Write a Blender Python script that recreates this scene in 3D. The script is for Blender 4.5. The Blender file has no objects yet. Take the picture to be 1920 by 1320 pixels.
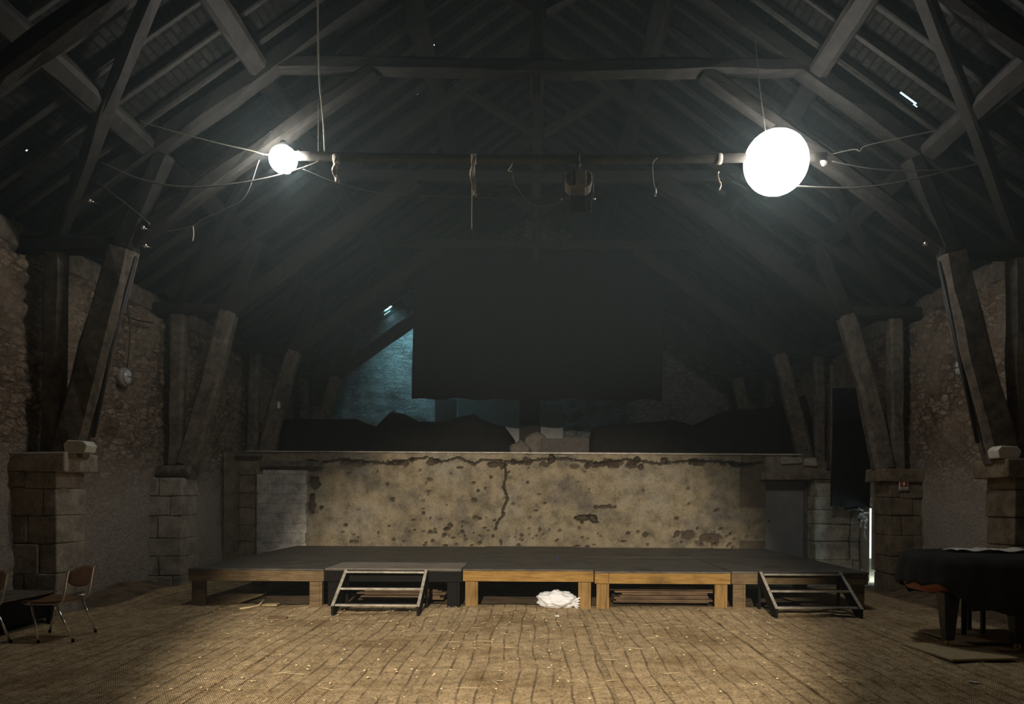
import bpy, bmesh, math, random
from mathutils import Vector, Matrix, noise

random.seed(11)
C = bpy.context.scene.collection
sc = bpy.context.scene
R = math.radians

# ------------------------------------------------------------------ camera
F = 1400.0          # focal length in pixels of the 1920 px frame
CX, CY = 1005.0, 929.0
EYE = 1.6
ROLL = 0.0061
cam_d = bpy.data.cameras.new('camera'); cam = bpy.data.objects.new('camera', cam_d); C.objects.link(cam)
cam.location = (0, 0, EYE); cam.rotation_euler = (R(90), -ROLL, 0)
cam_d.sensor_width = 36; cam_d.lens = F / 1920 * 36
cam_d.shift_x = -(CX - 960) / 1920; cam_d.shift_y = (CY - 660) / 1920
cam_d.clip_end = 200; cam_d.clip_start = 0.05
sc.camera = cam
sc.view_settings.view_transform = 'Standard'; sc.view_settings.look = 'None'
sc.view_settings.gamma = 1; sc.view_settings.use_curve_mapping = False
sc.view_settings.exposure = 0.0
try:
    sc.cycles.use_denoising = True
    sc.cycles.max_bounces = 6; sc.cycles.diffuse_bounces = 3; sc.cycles.volume_bounces = 1
    sc.cycles.sample_clamp_indirect = 2.0
except Exception: pass

# ------------------------------------------------------------------ world (daylight outside, only seen through gaps)
w = bpy.data.worlds.new('sky'); sc.world = w; w.use_nodes = True
w.node_tree.nodes['Background'].inputs[0].default_value = (0.62, 0.9, 1.0, 1)
w.node_tree.nodes['Background'].inputs[1].default_value = 1.6

# ------------------------------------------------------------------ lights
def lamp(kind, name, loc, energy, color, target=None, **kw):
    d = bpy.data.lights.new(name, kind); d.energy = energy; d.color = color
    for k, v in kw.items(): setattr(d, k, v)
    o = bpy.data.objects.new(name, d); C.objects.link(o); o.location = loc
    if target is not None:
        o.rotation_euler = (Vector(target) - Vector(loc)).to_track_quat('-Z', 'Y').to_euler()
    return o
PIPE_D = 9.15
def at(px, py, d):
    """the point of the hall that the photograph shows at pixel px,py, at depth d"""
    dx, dy = px - CX, CY - py
    X, U = dx - ROLL * dy, dy + ROLL * dx
    return Vector((X / F * d, d, EYE + U / F * d))
LAMP_L = at(530, 300, PIPE_D); LAMP_R = at(1455, 305, PIPE_D)
# house spotlight from the back of the hall onto floor and stage
lamp('SPOT', 'front_of_house_spot', (-0.6, -6.0, 4.9), 14000, (1.0, 0.865, 0.70), (-0.30, 10.2, 0.2),
     spot_size=R(29), spot_blend=0.5, shadow_soft_size=0.10)
# daylight through the gap in the roof by the gable and through the door on the right
lamp('AREA', 'roof_gap_daylight', (-4.13, 20.66, 6.78), 40, (0.33, 0.84, 1.0), (-3.3, 21.45, 5.0), size=0.17, spread=R(120))
lamp('AREA', 'door_daylight', (7.3, 14.3, 1.0), 260, (0.6, 0.9, 1.0), (6.3, 14.55, 0.5), shape='RECTANGLE', size=0.8, size_y=1.9)

# ------------------------------------------------------------------ materials
def new_mat(name):
    m = bpy.data.materials.new(name); m.use_nodes = True
    nt = m.node_tree; b = nt.nodes['Principled BSDF']
    return m, nt, b
def N(nt, t, **kw):
    n = nt.nodes.new(t)
    for k, v in kw.items():
        if hasattr(n, k): setattr(n, k, v)
        else: n.inputs[k].default_value = v
    return n
def rgb(c): return (c[0], c[1], c[2], 1)
def ramp(nt, fac, stops):
    r = nt.nodes.new('ShaderNodeValToRGB'); nt.links.new(fac, r.inputs[0])
    e = r.color_ramp.elements
    e[0].position, e[0].color = stops[0][0], rgb(stops[0][1]); e[1].position, e[1].color = stops[1][0], rgb(stops[1][1])
    for p, c in stops[2:]:
        x = e.new(p); x.color = rgb(c)
    return r.outputs[0]
def mixc(nt, a, b, f, mode='MIX'):
    m = nt.nodes.new('ShaderNodeMix'); m.data_type = 'RGBA'; m.blend_type = mode
    for sock, v in ((m.inputs[0], f), (m.inputs[6], a), (m.inputs[7], b)):
        if isinstance(v, bpy.types.NodeSocket): nt.links.new(v, sock)
        elif isinstance(v, (int, float)): sock.default_value = v
        else: sock.default_value = rgb(v)
    return m.outputs[2]
def coords(nt, scale=(1, 1, 1), rot=(0, 0, 0)):
    tc = nt.nodes.new('ShaderNodeTexCoord'); mp = nt.nodes.new('ShaderNodeMapping')
    mp.inputs['Scale'].default_value = scale; mp.inputs['Rotation'].default_value = rot
    nt.links.new(tc.outputs['Object'], mp.inputs[0]); return mp.outputs[0]
def noise_n(nt, co, scale, detail=6, rough=0.6):
    n = N(nt, 'ShaderNodeTexNoise'); n.inputs['Scale'].default_value = scale; n.inputs['Detail'].default_value = detail
    n.inputs['Roughness'].default_value = rough; nt.links.new(co, n.inputs['Vector']); return n.outputs['Fac']
def bump(nt, b, h, strength=0.5, dist=0.02, prev=None):
    n = nt.nodes.new('ShaderNodeBump'); n.inputs['Strength'].default_value = strength; n.inputs['Distance'].default_value = dist
    nt.links.new(h, n.inputs['Height'])
    if prev is not None: nt.links.new(prev, n.inputs['Normal'])
    nt.links.new(n.outputs[0], b.inputs['Normal']); return n.outputs[0]

def mat_plain(name, c, rough=0.6, metal=0.0, vary=0.25, scale=12, bmp=0.15, spec=0.5):
    m, nt, b = new_mat(name); co = coords(nt)
    f = noise_n(nt, co, scale)
    lo = [x * (1 - vary) for x in c]; hi = [min(1, x * (1 + vary)) for x in c]
    nt.links.new(ramp(nt, f, [(0.3, lo), (0.7, hi)]), b.inputs['Base Color'])
    b.inputs['Roughness'].default_value = rough; b.inputs['Metallic'].default_value = metal
    b.inputs['Specular IOR Level'].default_value = spec
    if bmp: bump(nt, b, noise_n(nt, co, scale * 4), bmp, 0.01)
    return m
def mat_wood(name, dark, light, grain=(14, 14, 1.2), rough=0.75, knots=True):
    m, nt, b = new_mat(name); co = coords(nt, grain)
    f = noise_n(nt, co, 3.0, 8, 0.65); big = noise_n(nt, coords(nt), 2.1, 3)
    col = ramp(nt, f, [(0.3, dark), (0.68, light)])
    col = mixc(nt, col, [x * 0.45 for x in dark], ramp(nt, big, [(0.5, (0, 0, 0)), (0.75, (0.7, 0.7, 0.7))]))
    nt.links.new(col, b.inputs['Base Color']); b.inputs['Roughness'].default_value = rough
    b.inputs['Specular IOR Level'].default_value = 0.25
    bump(nt, b, f, 0.5, 0.012); return m
def mat_rubble(name, c1, c2, c3, mortar, vscale=4.5, lime=None):
    m, nt, b = new_mat(name); co = coords(nt, (1, 1, 2.3))
    d = N(nt, 'ShaderNodeTexNoise'); d.inputs['Scale'].default_value = 5; nt.links.new(co, d.inputs['Vector'])
    wco = nt.nodes.new('ShaderNodeVectorMath'); wco.operation = 'MULTIPLY_ADD'
    nt.links.new(d.outputs['Color'], wco.inputs[0]); wco.inputs[1].default_value = (0.18, 0.18, 0.18); nt.links.new(co, wco.inputs[2])
    v = N(nt, 'ShaderNodeTexVoronoi', feature='DISTANCE_TO_EDGE'); v.inputs['Scale'].default_value = vscale; nt.links.new(wco.outputs[0], v.inputs['Vector'])
    v2 = N(nt, 'ShaderNodeTexVoronoi', feature='F1'); v2.inputs['Scale'].default_value = vscale; nt.links.new(wco.outputs[0], v2.inputs['Vector'])
    fine = noise_n(nt, coords(nt), 22, 8, 0.7); big = noise_n(nt, coords(nt), 1.1, 4)
    sep = nt.nodes.new('ShaderNodeSeparateColor'); nt.links.new(v2.outputs['Color'], sep.inputs[0])
    stone = ramp(nt, sep.outputs[0], [(0.1, c1), (0.55, c2), (0.95, c3)])
    stone = mixc(nt, stone, ramp(nt, fine, [(0.3, (0.35, 0.33, 0.3)), (0.7, (1.3, 1.25, 1.2))]), 0.8, 'MULTIPLY')
    mm = ramp(nt, v.outputs['Distance'], [(0.02, (1, 1, 1)), (0.16, (0, 0, 0))])
    cover = ramp(nt, big, [(0.4, (0.1, 0.1, 0.1)), (0.62, (0.8, 0.8, 0.8))])
    stone = mixc(nt, stone, [c_ * 0.3 for c_ in mortar], mm)
    col = mixc(nt, stone, mortar, cover)
    if lime:
        sx = nt.nodes.new('ShaderNodeSeparateXYZ'); nt.links.new(coords(nt), sx.inputs[0])
        ad = nt.nodes.new('ShaderNodeMath'); ad.operation = 'MULTIPLY_ADD'; nt.links.new(big, ad.inputs[0]); ad.inputs[1].default_value = 1.6; nt.links.new(sx.outputs[2], ad.inputs[2])
        sc_ = nt.nodes.new('ShaderNodeMath'); sc_.operation = 'MULTIPLY'; nt.links.new(ad.outputs[0], sc_.inputs[0]); sc_.inputs[1].default_value = 0.2
        col = mixc(nt, col, lime, ramp(nt, sc_.outputs[0], [(0.46, (0.85, 0.85, 0.85)), (0.62, (0.0, 0.0, 0.0))]))
    col = mixc(nt, col, ramp(nt, fine, [(0.28, (0.5, 0.5, 0.5)), (0.6, (1.15, 1.15, 1.15))]), 0.7, 'MULTIPLY')
    nt.links.new(col, b.inputs['Base Color']); b.inputs['Roughness'].default_value = 0.95; b.inputs['Specular IOR Level'].default_value = 0.1
    h = ramp(nt, v.outputs['Distance'], [(0.0, (0, 0, 0)), (0.14, (1, 1, 1))])
    n1 = bump(nt, b, h, 0.35, 0.05); bump(nt, b, fine, 1.0, 0.07, n1); return m
def mat_plaster(name, base, dark, warm, gscale=1.0):
    m, nt, b = new_mat(name); co = coords(nt)
    big = noise_n(nt, co, 0.9 * gscale, 6, 0.6); mid = noise_n(nt, co, 4, 8, 0.7); fine = noise_n(nt, co, 38, 6, 0.75)
    col = ramp(nt, big, [(0.35, base), (0.5, warm), (0.66, dark)])
    col = mixc(nt, col, ramp(nt, mid, [(0.34, (0.5, 0.48, 0.45)), (0.58, (1.2, 1.18, 1.12))]), 0.85, 'MULTIPLY')
    col = mixc(nt, col, ramp(nt, fine, [(0.35, (0.25, 0.23, 0.21)), (0.47, (1, 1, 1))]), 0.75, 'MULTIPLY')
    nt.links.new(col, b.inputs['Base Color']); b.inputs['Roughness'].default_value = 0.93; b.inputs['Specular IOR Level'].default_value = 0.1
    n1 = bump(nt, b, mid, 0.4, 0.03); bump(nt, b, fine, 0.7, 0.012, n1); return m
def mat_burlap():
    m, nt, b = new_mat('burlap'); co = coords(nt)
    sep = nt.nodes.new('ShaderNodeSeparateXYZ'); nt.links.new(co, sep.inputs[0])
    wob = noise_n(nt, coords(nt, (0.7, 0.55, 1)), 1.5, 2, 0.35)
    def math_n(op, a, bb, c=None):
        n = nt.nodes.new('ShaderNodeMath'); n.operation = op
        for i, v in enumerate((a, bb) if c is None else (a, bb, c)):
            if isinstance(v, bpy.types.NodeSocket): nt.links.new(v, n.inputs[i])
            else: n.inputs[i].default_value = v
        return n.outputs[0]
    x = math_n('MULTIPLY_ADD', wob, 0.16, sep.outputs[0])
    ph = math_n('FRACT', math_n('MULTIPLY', x, 1 / 0.152), 0.0)
    dist = math_n('ABSOLUTE', math_n('SUBTRACT', ph, 0.5), 0.0)
    line = ramp(nt, dist, [(0.02, (1, 1, 1)), (0.09, (0, 0, 0))])
    brk = noise_n(nt, coords(nt, (3, 0.7, 1)), 3.0, 4)
    line = mixc(nt, line, ramp(nt, brk, [(0.38, (0.1, 0.1, 0.1)), (0.55, (1, 1, 1))]), 1.0, 'MULTIPLY')
    # weave: threads about 12 mm
    wx = math_n('SINE', math_n('MULTIPLY', sep.outputs[0], 2 * math.pi / 0.018), 0.0)
    wy = math_n('SINE', math_n('MULTIPLY', sep.outputs[1], 2 * math.pi / 0.032), 0.0)
    weave = math_n('MULTIPLY_ADD', wx, wy, 1.0)
    big = noise_n(nt, co, 0.9, 5); mid = noise_n(nt, co, 7, 8, 0.7); fine = noise_n(nt, coords(nt, (1, 0.6, 1)), 45, 5, 0.7)
    col = ramp(nt, big, [(0.35, (0.44, 0.325, 0.185)), (0.52, (0.62, 0.485, 0.30)), (0.7, (0.50, 0.365, 0.205))])
    col = mixc(nt, col, ramp(nt, mid, [(0.3, (0.5, 0.47, 0.42)), (0.6, (1.15, 1.12, 1.08))]), 0.85, 'MULTIPLY')
    col = mixc(nt, col, ramp(nt, fine, [(0.34, (0.3, 0.27, 0.22)), (0.52, (1.1, 1.1, 1.1))]), 0.8, 'MULTIPLY')
    col = mixc(nt, col, (0.085, 0.062, 0.04), mixc(nt, line, (0.66, 0.66, 0.66), 1.0, 'MULTIPLY'))
    nt.links.new(col, b.inputs['Base Color']); b.inputs['Roughness'].default_value = 1.0; b.inputs['Specular IOR Level'].default_value = 0.05
    n1 = bump(nt, b, weave, 0.5, 0.008); n2 = bump(nt, b, fine, 0.9, 0.015, n1)
    inv = nt.nodes.new('ShaderNodeInvert'); nt.links.new(line, inv.inputs['Color']); bump(nt, b, inv.outputs[0], 0.6, 0.012, n2)
    return m
def mat_emit(name, c, s):
    m, nt, b = new_mat(name); b.inputs['Base Color'].default_value = rgb(c)
    b.inputs['Emission Color'].default_value = rgb(c); b.inputs['Emission Strength'].default_value = s; return m
def mat_roof():
    m, nt, b = new_mat('tile_underside'); co = coords(nt)
    br = N(nt, 'ShaderNodeTexBrick'); nt.links.new(coords(nt, (1, 1, 1), (0, 0, R(90))), br.inputs['Vector'])
    br.inputs['Scale'].default_value = 1; br.inputs['Brick Width'].default_value = 0.26; br.inputs['Row Height'].default_value = 0.085
    br.inputs['Mortar Size'].default_value = 0.012; br.inputs['Color1'].default_value = (0.8, 0.8, 0.8, 1); br.inputs['Color2'].default_value = (0.3, 0.3, 0.3, 1)
    br.inputs['Mortar'].default_value = (0, 0, 0, 1)
    f = noise_n(nt, co, 6, 7, 0.7)
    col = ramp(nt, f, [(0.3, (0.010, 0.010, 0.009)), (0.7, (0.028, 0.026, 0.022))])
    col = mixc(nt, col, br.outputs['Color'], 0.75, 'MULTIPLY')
    nt.links.new(col, b.inputs['Base Color']); b.inputs['Roughness'].default_value = 0.95; b.inputs['Specular IOR Level'].default_value = 0.1
    n1 = bump(nt, b, br.outputs['Color'], 0.9, 0.03); bump(nt, b, f, 0.6, 0.04, n1); return m

M = {}
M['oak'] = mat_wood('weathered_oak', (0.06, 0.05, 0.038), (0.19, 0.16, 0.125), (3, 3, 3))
M['oak_dim'] = mat_wood('dimmed_oak', (0.010, 0.009, 0.0075), (0.031, 0.027, 0.023), (3, 3, 3))  # copy of the oak, darkened to stand for dim light under the roof
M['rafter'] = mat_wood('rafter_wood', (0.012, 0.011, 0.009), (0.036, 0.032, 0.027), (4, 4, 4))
M['pine'] = mat_wood('pine', (0.17, 0.095, 0.022), (0.36, 0.215, 0.06), (1.2, 14, 14))
M['pine_post'] = mat_wood('pine_post', (0.15, 0.09, 0.028), (0.33, 0.205, 0.07), (14, 14, 1.2))
M['pine_dull'] = mat_wood('pine_dull', (0.09, 0.058, 0.028), (0.20, 0.14, 0.07), (1.5, 12, 12))
M['ply'] = mat_wood('stage_ply', (0.045, 0.042, 0.037), (0.13, 0.12, 0.10), (1.2, 7, 3), 0.6)
M['ply_pale'] = mat_wood('worn_plank', (0.15, 0.135, 0.11), (0.33, 0.30, 0.24), (1.2, 10, 3), 0.6)
M['black_paint'] = mat_plain('black_paint', (0.006, 0.0055, 0.005), 0.7, bmp=0.3, spec=0.12)
M['worn_edge'] = mat_wood('worn_edge', (0.22, 0.20, 0.16), (0.52, 0.48, 0.40), (3, 8, 8), 0.6)
M['plank'] = mat_wood('old_plank', (0.07, 0.045, 0.026), (0.21, 0.135, 0.075), (1, 14, 14))
M['rubble'] = mat_rubble('rubble_wall', (0.22, 0.165, 0.115), (0.48, 0.37, 0.265), (0.60, 0.49, 0.375), (0.40, 0.32, 0.24), 4.5, (0.62, 0.55, 0.47))
M['gable'] = mat_rubble('gable_rubble', (0.35, 0.35, 0.34), (0.5, 0.5, 0.48), (0.6, 0.6, 0.58), (0.5, 0.5, 0.5), 3.2)
M['plaster'] = mat_plaster('worn_plaster', (0.225, 0.205, 0.16), (0.125, 0.115, 0.10), (0.235, 0.20, 0.135))
M['cut_stone'] = mat_plaster('cut_stone', (0.20, 0.17, 0.13), (0.155, 0.125, 0.09), (0.23, 0.185, 0.125), 2)
M['cut_stone_grey'] = mat_plaster('cut_stone_grey', (0.36, 0.335, 0.295), (0.28, 0.26, 0.225), (0.40, 0.36, 0.31), 2)
M['concrete'] = mat_plaster('concrete_block', (0.55, 0.54, 0.52), (0.46, 0.45, 0.44), (0.54, 0.52, 0.48), 1.5)
M['earth'] = mat_plaster('earth', (0.17, 0.13, 0.095), (0.10, 0.077, 0.055), (0.22, 0.165, 0.11))
M['burlap'] = mat_burlap()
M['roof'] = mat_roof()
M['black_cloth'] = mat_plain('black_cloth', (0.012, 0.012, 0.013), 1.0, vary=0.3, bmp=0.3, spec=0.05)
M['tarp'] = mat_plain('dark_tarp', (0.011, 0.011, 0.011), 0.8, vary=0.3, scale=5, bmp=0.4, spec=0.1)
M['cover'] = mat_plain('piano_cover', (0.014, 0.014, 0.015), 0.85, vary=0.4, scale=8, bmp=0.4, spec=0.3)
M['sack'] = mat_plain('sackcloth', (0.085, 0.075, 0.06), 0.9, scale=9)
M['steel'] = mat_plain('galvanised_steel', (0.07, 0.065, 0.055), 0.6, 0.3, 0.3, 9)
M['dark_metal'] = mat_plain('dark_metal', (0.05, 0.05, 0.05), 0.55, 0.3)
M['grey_metal'] = mat_plain('grey_painted_metal', (0.28, 0.255, 0.23), 0.55, 0.1)
M['chrome'] = mat_plain('chrome', (0.9, 0.9, 0.9), 0.22, 1.0, 0.05, 5, 0)
M['chair_ply'] = mat_wood('chair_ply', (0.16, 0.085, 0.035), (0.28, 0.16, 0.07), (6, 6, 2), 0.4)
M['chair_back'] = mat_wood('chair_back_ply', (0.10, 0.055, 0.04), (0.16, 0.09, 0.065), (6, 6, 2), 0.4)
M['rag'] = mat_plain('rag_cloth', (0.62, 0.56, 0.46), 0.95, scale=30)
M['rope'] = mat_plain('cord', (0.42, 0.40, 0.33), 0.9, scale=40)
M['cable'] = mat_plain('cable_grey', (0.16, 0.155, 0.14), 0.6, scale=40, bmp=0)
M['cable_black'] = mat_plain('cable_black', (0.02, 0.02, 0.02), 0.6, bmp=0)
M['white'] = mat_plain('dirty_white', (0.62, 0.60, 0.53), 0.8, vary=0.12)
M['dull_white'] = mat_plain('dull_white_board', (0.40, 0.42, 0.42), 0.9, vary=0.1)
M['brown_board'] = mat_plain('brown_board', (0.05, 0.044, 0.04), 0.9)
M['ply_sheet'] = mat_plain('plywood_sheet', (0.42, 0.33, 0.18), 0.8, vary=0.2, scale=20)
M['lacquer'] = mat_plain('black_lacquer', (0.012, 0.011, 0.011), 0.25, bmp=0)
M['mahogany'] = mat_plain('red_brown_lacquer', (0.30, 0.07, 0.02), 0.3, vary=0.3, scale=6, bmp=0)
M['brass'] = mat_plain('brass', (0.5, 0.36, 0.12), 0.3, 1.0, 0.1, 5, 0)
M['red_sign'] = mat_plain('sign_red', (0.28, 0.05, 0.03), 0.6, bmp=0)
M['sign_white'] = mat_plain('sign_white', (0.7, 0.66, 0.56), 0.6, bmp=0)
M['sign_grey'] = mat_plain('sign_grey', (0.25, 0.24, 0.24), 0.6, bmp=0)
M['door_grey'] = mat_plain('door_grey', (0.20, 0.20, 0.20), 0.7, vary=0.15, scale=3)
M['straw'] = mat_plain('straw', (0.72, 0.58, 0.34), 0.8, scale=30, bmp=0)
M['crumb'] = mat_plain('crumb', (0.55, 0.47, 0.36), 0.9, scale=30, bmp=0)
M['blue_plastic'] = mat_plain('blue_plastic', (0.02, 0.03, 0.12), 0.4, bmp=0)
M['bloom_glow'] = mat_emit('bloom_globe', (1.0, 0.97, 0.92), 115.0); M['bloom_glow_large'] = mat_emit('bloom_globe_large', (1.0, 0.97, 0.92), 27.0)
m, nt, b = new_mat('thin_plastic'); M['plastic'] = m
b.inputs['Base Color'].default_value = (0.92, 0.94, 0.97, 1); b.inputs['Roughness'].default_value = 0.15
b.inputs['Transmission Weight'].default_value = 0.2; b.inputs['IOR'].default_value = 1.2
bump(nt, b, noise_n(nt, coords(nt), 12, 4), 0.6, 0.03)
m, nt, b = new_mat('milky_glass'); M['milky'] = m
b.inputs['Base Color'].default_value = (0.45, 0.45, 0.43, 1); b.inputs['Roughness'].default_value = 0.15

# ------------------------------------------------------------------ mesh helpers
def obj(name, bm, mat, parent=None, smooth=False, bevel=0.0):
    me = bpy.data.meshes.new(name); bmesh.ops.recalc_face_normals(bm, faces=bm.faces[:]); bm.to_mesh(me); bm.free()
    mats = mat if isinstance(mat, (list, tuple)) else [mat]
    for x in mats: me.materials.append(M[x] if isinstance(x, str) else x)
    o = bpy.data.objects.new(name, me); C.objects.link(o)
    if parent is not None:
        o.parent = parent; o.matrix_parent_inverse = Matrix.Translation(-parent.location)
    if smooth:
        for p in me.polygons: p.use_smooth = True
    if bevel:
        md = o.modifiers.new('bevel', 'BEVEL'); md.width = bevel; md.segments = 2; md.limit_method = 'ANGLE'
    return o
def tag(o, label, cat, group=None, kind=None):
    o['label'] = label; o['category'] = cat
    if group: o['group'] = group
    if kind: o['kind'] = kind
    return o
def struct(o, label=None):
    o['kind'] = 'structure'
    if label: o['label'] = label
    return o
def thing(name, loc, label, cat, group=None):
    o = bpy.data.objects.new(name, None); C.objects.link(o); o.location = loc; o.empty_display_size = 0.2
    return tag(o, label, cat, group)
def box(bm, x0, x1, y0, y1, z0, z1, mi=0, rot=0.0, jit=0.0):
    vs = []
    cx, cy = (x0 + x1) / 2, (y0 + y1) / 2; ca, sa = math.cos(rot), math.sin(rot)
    for z in (z0, z1):
        for x, y in ((x0, y0), (x1, y0), (x1, y1), (x0, y1)):
            a, b_ = x - cx, y - cy
            vs.append(bm.verts.new((cx + a * ca - b_ * sa + random.uniform(-jit, jit), cy + a * sa + b_ * ca + random.uniform(-jit, jit), z + random.uniform(-jit, jit))))
    for f in ((0, 3, 2, 1), (4, 5, 6, 7), (0, 1, 5, 4), (1, 2, 6, 5), (2, 3, 7, 6), (3, 0, 4, 7)):
        bm.faces.new([vs[i] for i in f]).material_index = mi
    return vs
def BM(): return bmesh.new()
def beam(bm, pts, w, h, side=(0, 1, 0), jit=0.012, seg=0.45, mi=0, taper=1.0):
    """hewn timber along pts; h = size along `side`, w = size across it"""
    P = [Vector(p) for p in pts]; path = []
    for a, b_ in zip(P[:-1], P[1:]):
        n = max(1, int((b_ - a).length / seg))
        path += [a.lerp(b_, i / n) for i in range(n)]
    path.append(P[-1]); side = Vector(side).normalized(); rings = []
    for i, p in enumerate(path):
        t = (path[min(i + 1, len(path) - 1)] - path[max(i - 1, 0)]).normalized()
        u = t.cross(side).normalized(); s = side
        k = 1 + (taper - 1) * i / max(1, len(path) - 1)
        c = 0.2 * min(w, h)
        W, H = w / 2 * k, h / 2 * k
        ring = []
        for a, b_ in ((-W + c, -H), (W - c, -H), (W, -H + c), (W, H - c), (W - c, H), (-W + c, H), (-W, H - c), (-W, -H + c)):
            q = p + u * (a + random.uniform(-jit, jit)) + s * (b_ + random.uniform(-jit, jit))
            ring.append(bm.verts.new(q))
        rings.append(ring)
    for r0, r1 in zip(rings[:-1], rings[1:]):
        for k in range(8):
            bm.faces.new((r0[k], r0[(k + 1) % 8], r1[(k + 1) % 8], r1[k])).material_index = mi
    bm.faces.new(rings[0][::-1]).material_index = mi; bm.faces.new(rings[-1]).material_index = mi
def tube(bm, pts, r, seg=8, r1=None, mi=0, caps=True):
    P = [Vector(p) for p in pts]; rings = []; n = len(P)
    prev = None
    for i, p in enumerate(P):
        t = (P[min(i + 1, n - 1)] - P[max(i - 1, 0)])
        t = t.normalized() if t.length > 1e-9 else Vector((0, 0, 1))
        if prev is None:
            a = Vector((0, 0, 1)) if abs(t.z) < 0.9 else Vector((1, 0, 0))
            prev = t.cross(a).normalized()
        u = (prev - t * prev.dot(t)).normalized(); prev = u; v = t.cross(u)
        rr = r if r1 is None else r + (r1 - r) * i / max(1, n - 1)
        rings.append([bm.verts.new(p + u * rr * math.cos(2 * math.pi * k / seg) + v * rr * math.sin(2 * math.pi * k / seg)) for k in range(seg)])
    for a, b_ in zip(rings[:-1], rings[1:]):
        for k in range(seg):
            f = bm.faces.new((a[k], a[(k + 1) % seg], b_[(k + 1) % seg], b_[k])); f.smooth = True; f.material_index = mi
    if caps and seg > 2:
        bm.faces.new(rings[0][::-1]).material_index = mi; bm.faces.new(rings[-1]).material_index = mi
def lathe(bm, prof, origin, axis=(0, 0, 1), seg=24, mi=0):
    """prof: (radius, along-axis)"""
    ax = Vector(axis).normalized(); a = Vector((0, 0, 1)) if abs(ax.z) < 0.9 else Vector((1, 0, 0))
    u = ax.cross(a).normalized(); v = ax.cross(u); o = Vector(origin); rings = []
    for r_, h in prof:
        rings.append([bm.verts.new(o + ax * h + (u * math.cos(2 * math.pi * k / seg) + v * math.sin(2 * math.pi * k / seg)) * max(r_, 1e-4)) for k in range(seg)])
    for p, q in zip(rings[:-1], rings[1:]):
        for k in range(seg):
            f = bm.faces.new((p[k], p[(k + 1) % seg], q[(k + 1) % seg], q[k])); f.smooth = True; f.material_index = mi
    bm.faces.new(rings[0][::-1]).material_index = mi; bm.faces.new(rings[-1]).material_index = mi
def spline(pts, n=8):
    P = [Vector(p) for p in pts]; P = [2 * P[0] - P[1]] + P + [2 * P[-1] - P[-2]]; out = []
    for i in range(1, len(P) - 2):
        for k in range(n):
            t = k / n; a, b_, c, d = P[i - 1], P[i], P[i + 1], P[i + 2]
            out.append(0.5 * ((2 * b_) + (-a + c) * t + (2 * a - 5 * b_ + 4 * c - d) * t * t + (-a + 3 * b_ - 3 * c + d) * t ** 3))
    out.append(P[-2]); return out
def blob(bm, c, r, sub=3, amp=0.15, fr=2.0, seed=0.0, flat=None, mi=0):
    res = bmesh.ops.create_icosphere(bm, subdivisions=sub, radius=1)
    for v in res['verts']:
        n = v.co.normalized(); k = 1 + amp * noise.fractal(n * fr + Vector((seed, seed * 1.7, 3)), 1.0, 2.0, 3)
        v.co = Vector(c) + Vector((n.x * r[0], n.y * r[1], n.z * r[2])) * k
        if flat is not None and v.co.z < flat: v.co.z = flat
    for f in bm.faces:
        f.smooth = True
def loft_prism(bm, outline, y0, y1, mi=0):
    """outline: list of (x,z); extruded from y0 to y1"""
    a = [bm.verts.new((x, y0, z)) for x, z in outline]; b_ = [bm.verts.new((x, y1, z)) for x, z in outline]
    n = len(a)
    for i in range(n): bm.faces.new((a[i], a[(i + 1) % n], b_[(i + 1) % n], b_[i])).material_index = mi
    bm.faces.new(a[::-1]).material_index = mi; bm.faces.new(b_).material_index = mi

# ------------------------------------------------------------------ measures of the hall
TR = [6.4, 9.5, 12.75, 16.2, 19.6]      # depth of each truss
WX = 6.45                               # inner face of the side walls
GAB = 21.5
def roofz(x, off=0.0): return 9.85 + off - 0.72 * abs(x)

# ------------------------------------------------------------------ floor
bm = BM()
nx, ny = 70, 120
def ground(x, y):
    h = 0.02 * noise.noise(Vector((x * 0.7, y * 0.7, 0))) + 0.008 * noise.noise(Vector((x * 3, y * 3, 5)))
    return h - 0.03
def bank(x, y):
    e = max(0.0, abs(x) - 5.55) * (1 if y < 13 or x < 0 else 0); return ground(x, y) + min(0.3, 0.28 * (e / 0.9) ** 1.3) * (0.75 + 0.5 * noise.noise(Vector((x, y * 0.9, 9))))
vs = [[bm.verts.new((x, y, bank(x, y) if 5 < y < 15.2 else ground(x, y))) for x in [-9 + 18 * i / nx for i in range(nx + 1)]] for y in [-8 + 30 * j / ny for j in range(ny + 1)]]
for j in range(ny):
    for i in range(nx): bm.faces.new((vs[j][i], vs[j][i + 1], vs[j + 1][i + 1], vs[j + 1][i]))
struct(obj('floor', bm, 'earth', smooth=True), 'packed earth floor of the barn')

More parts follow.
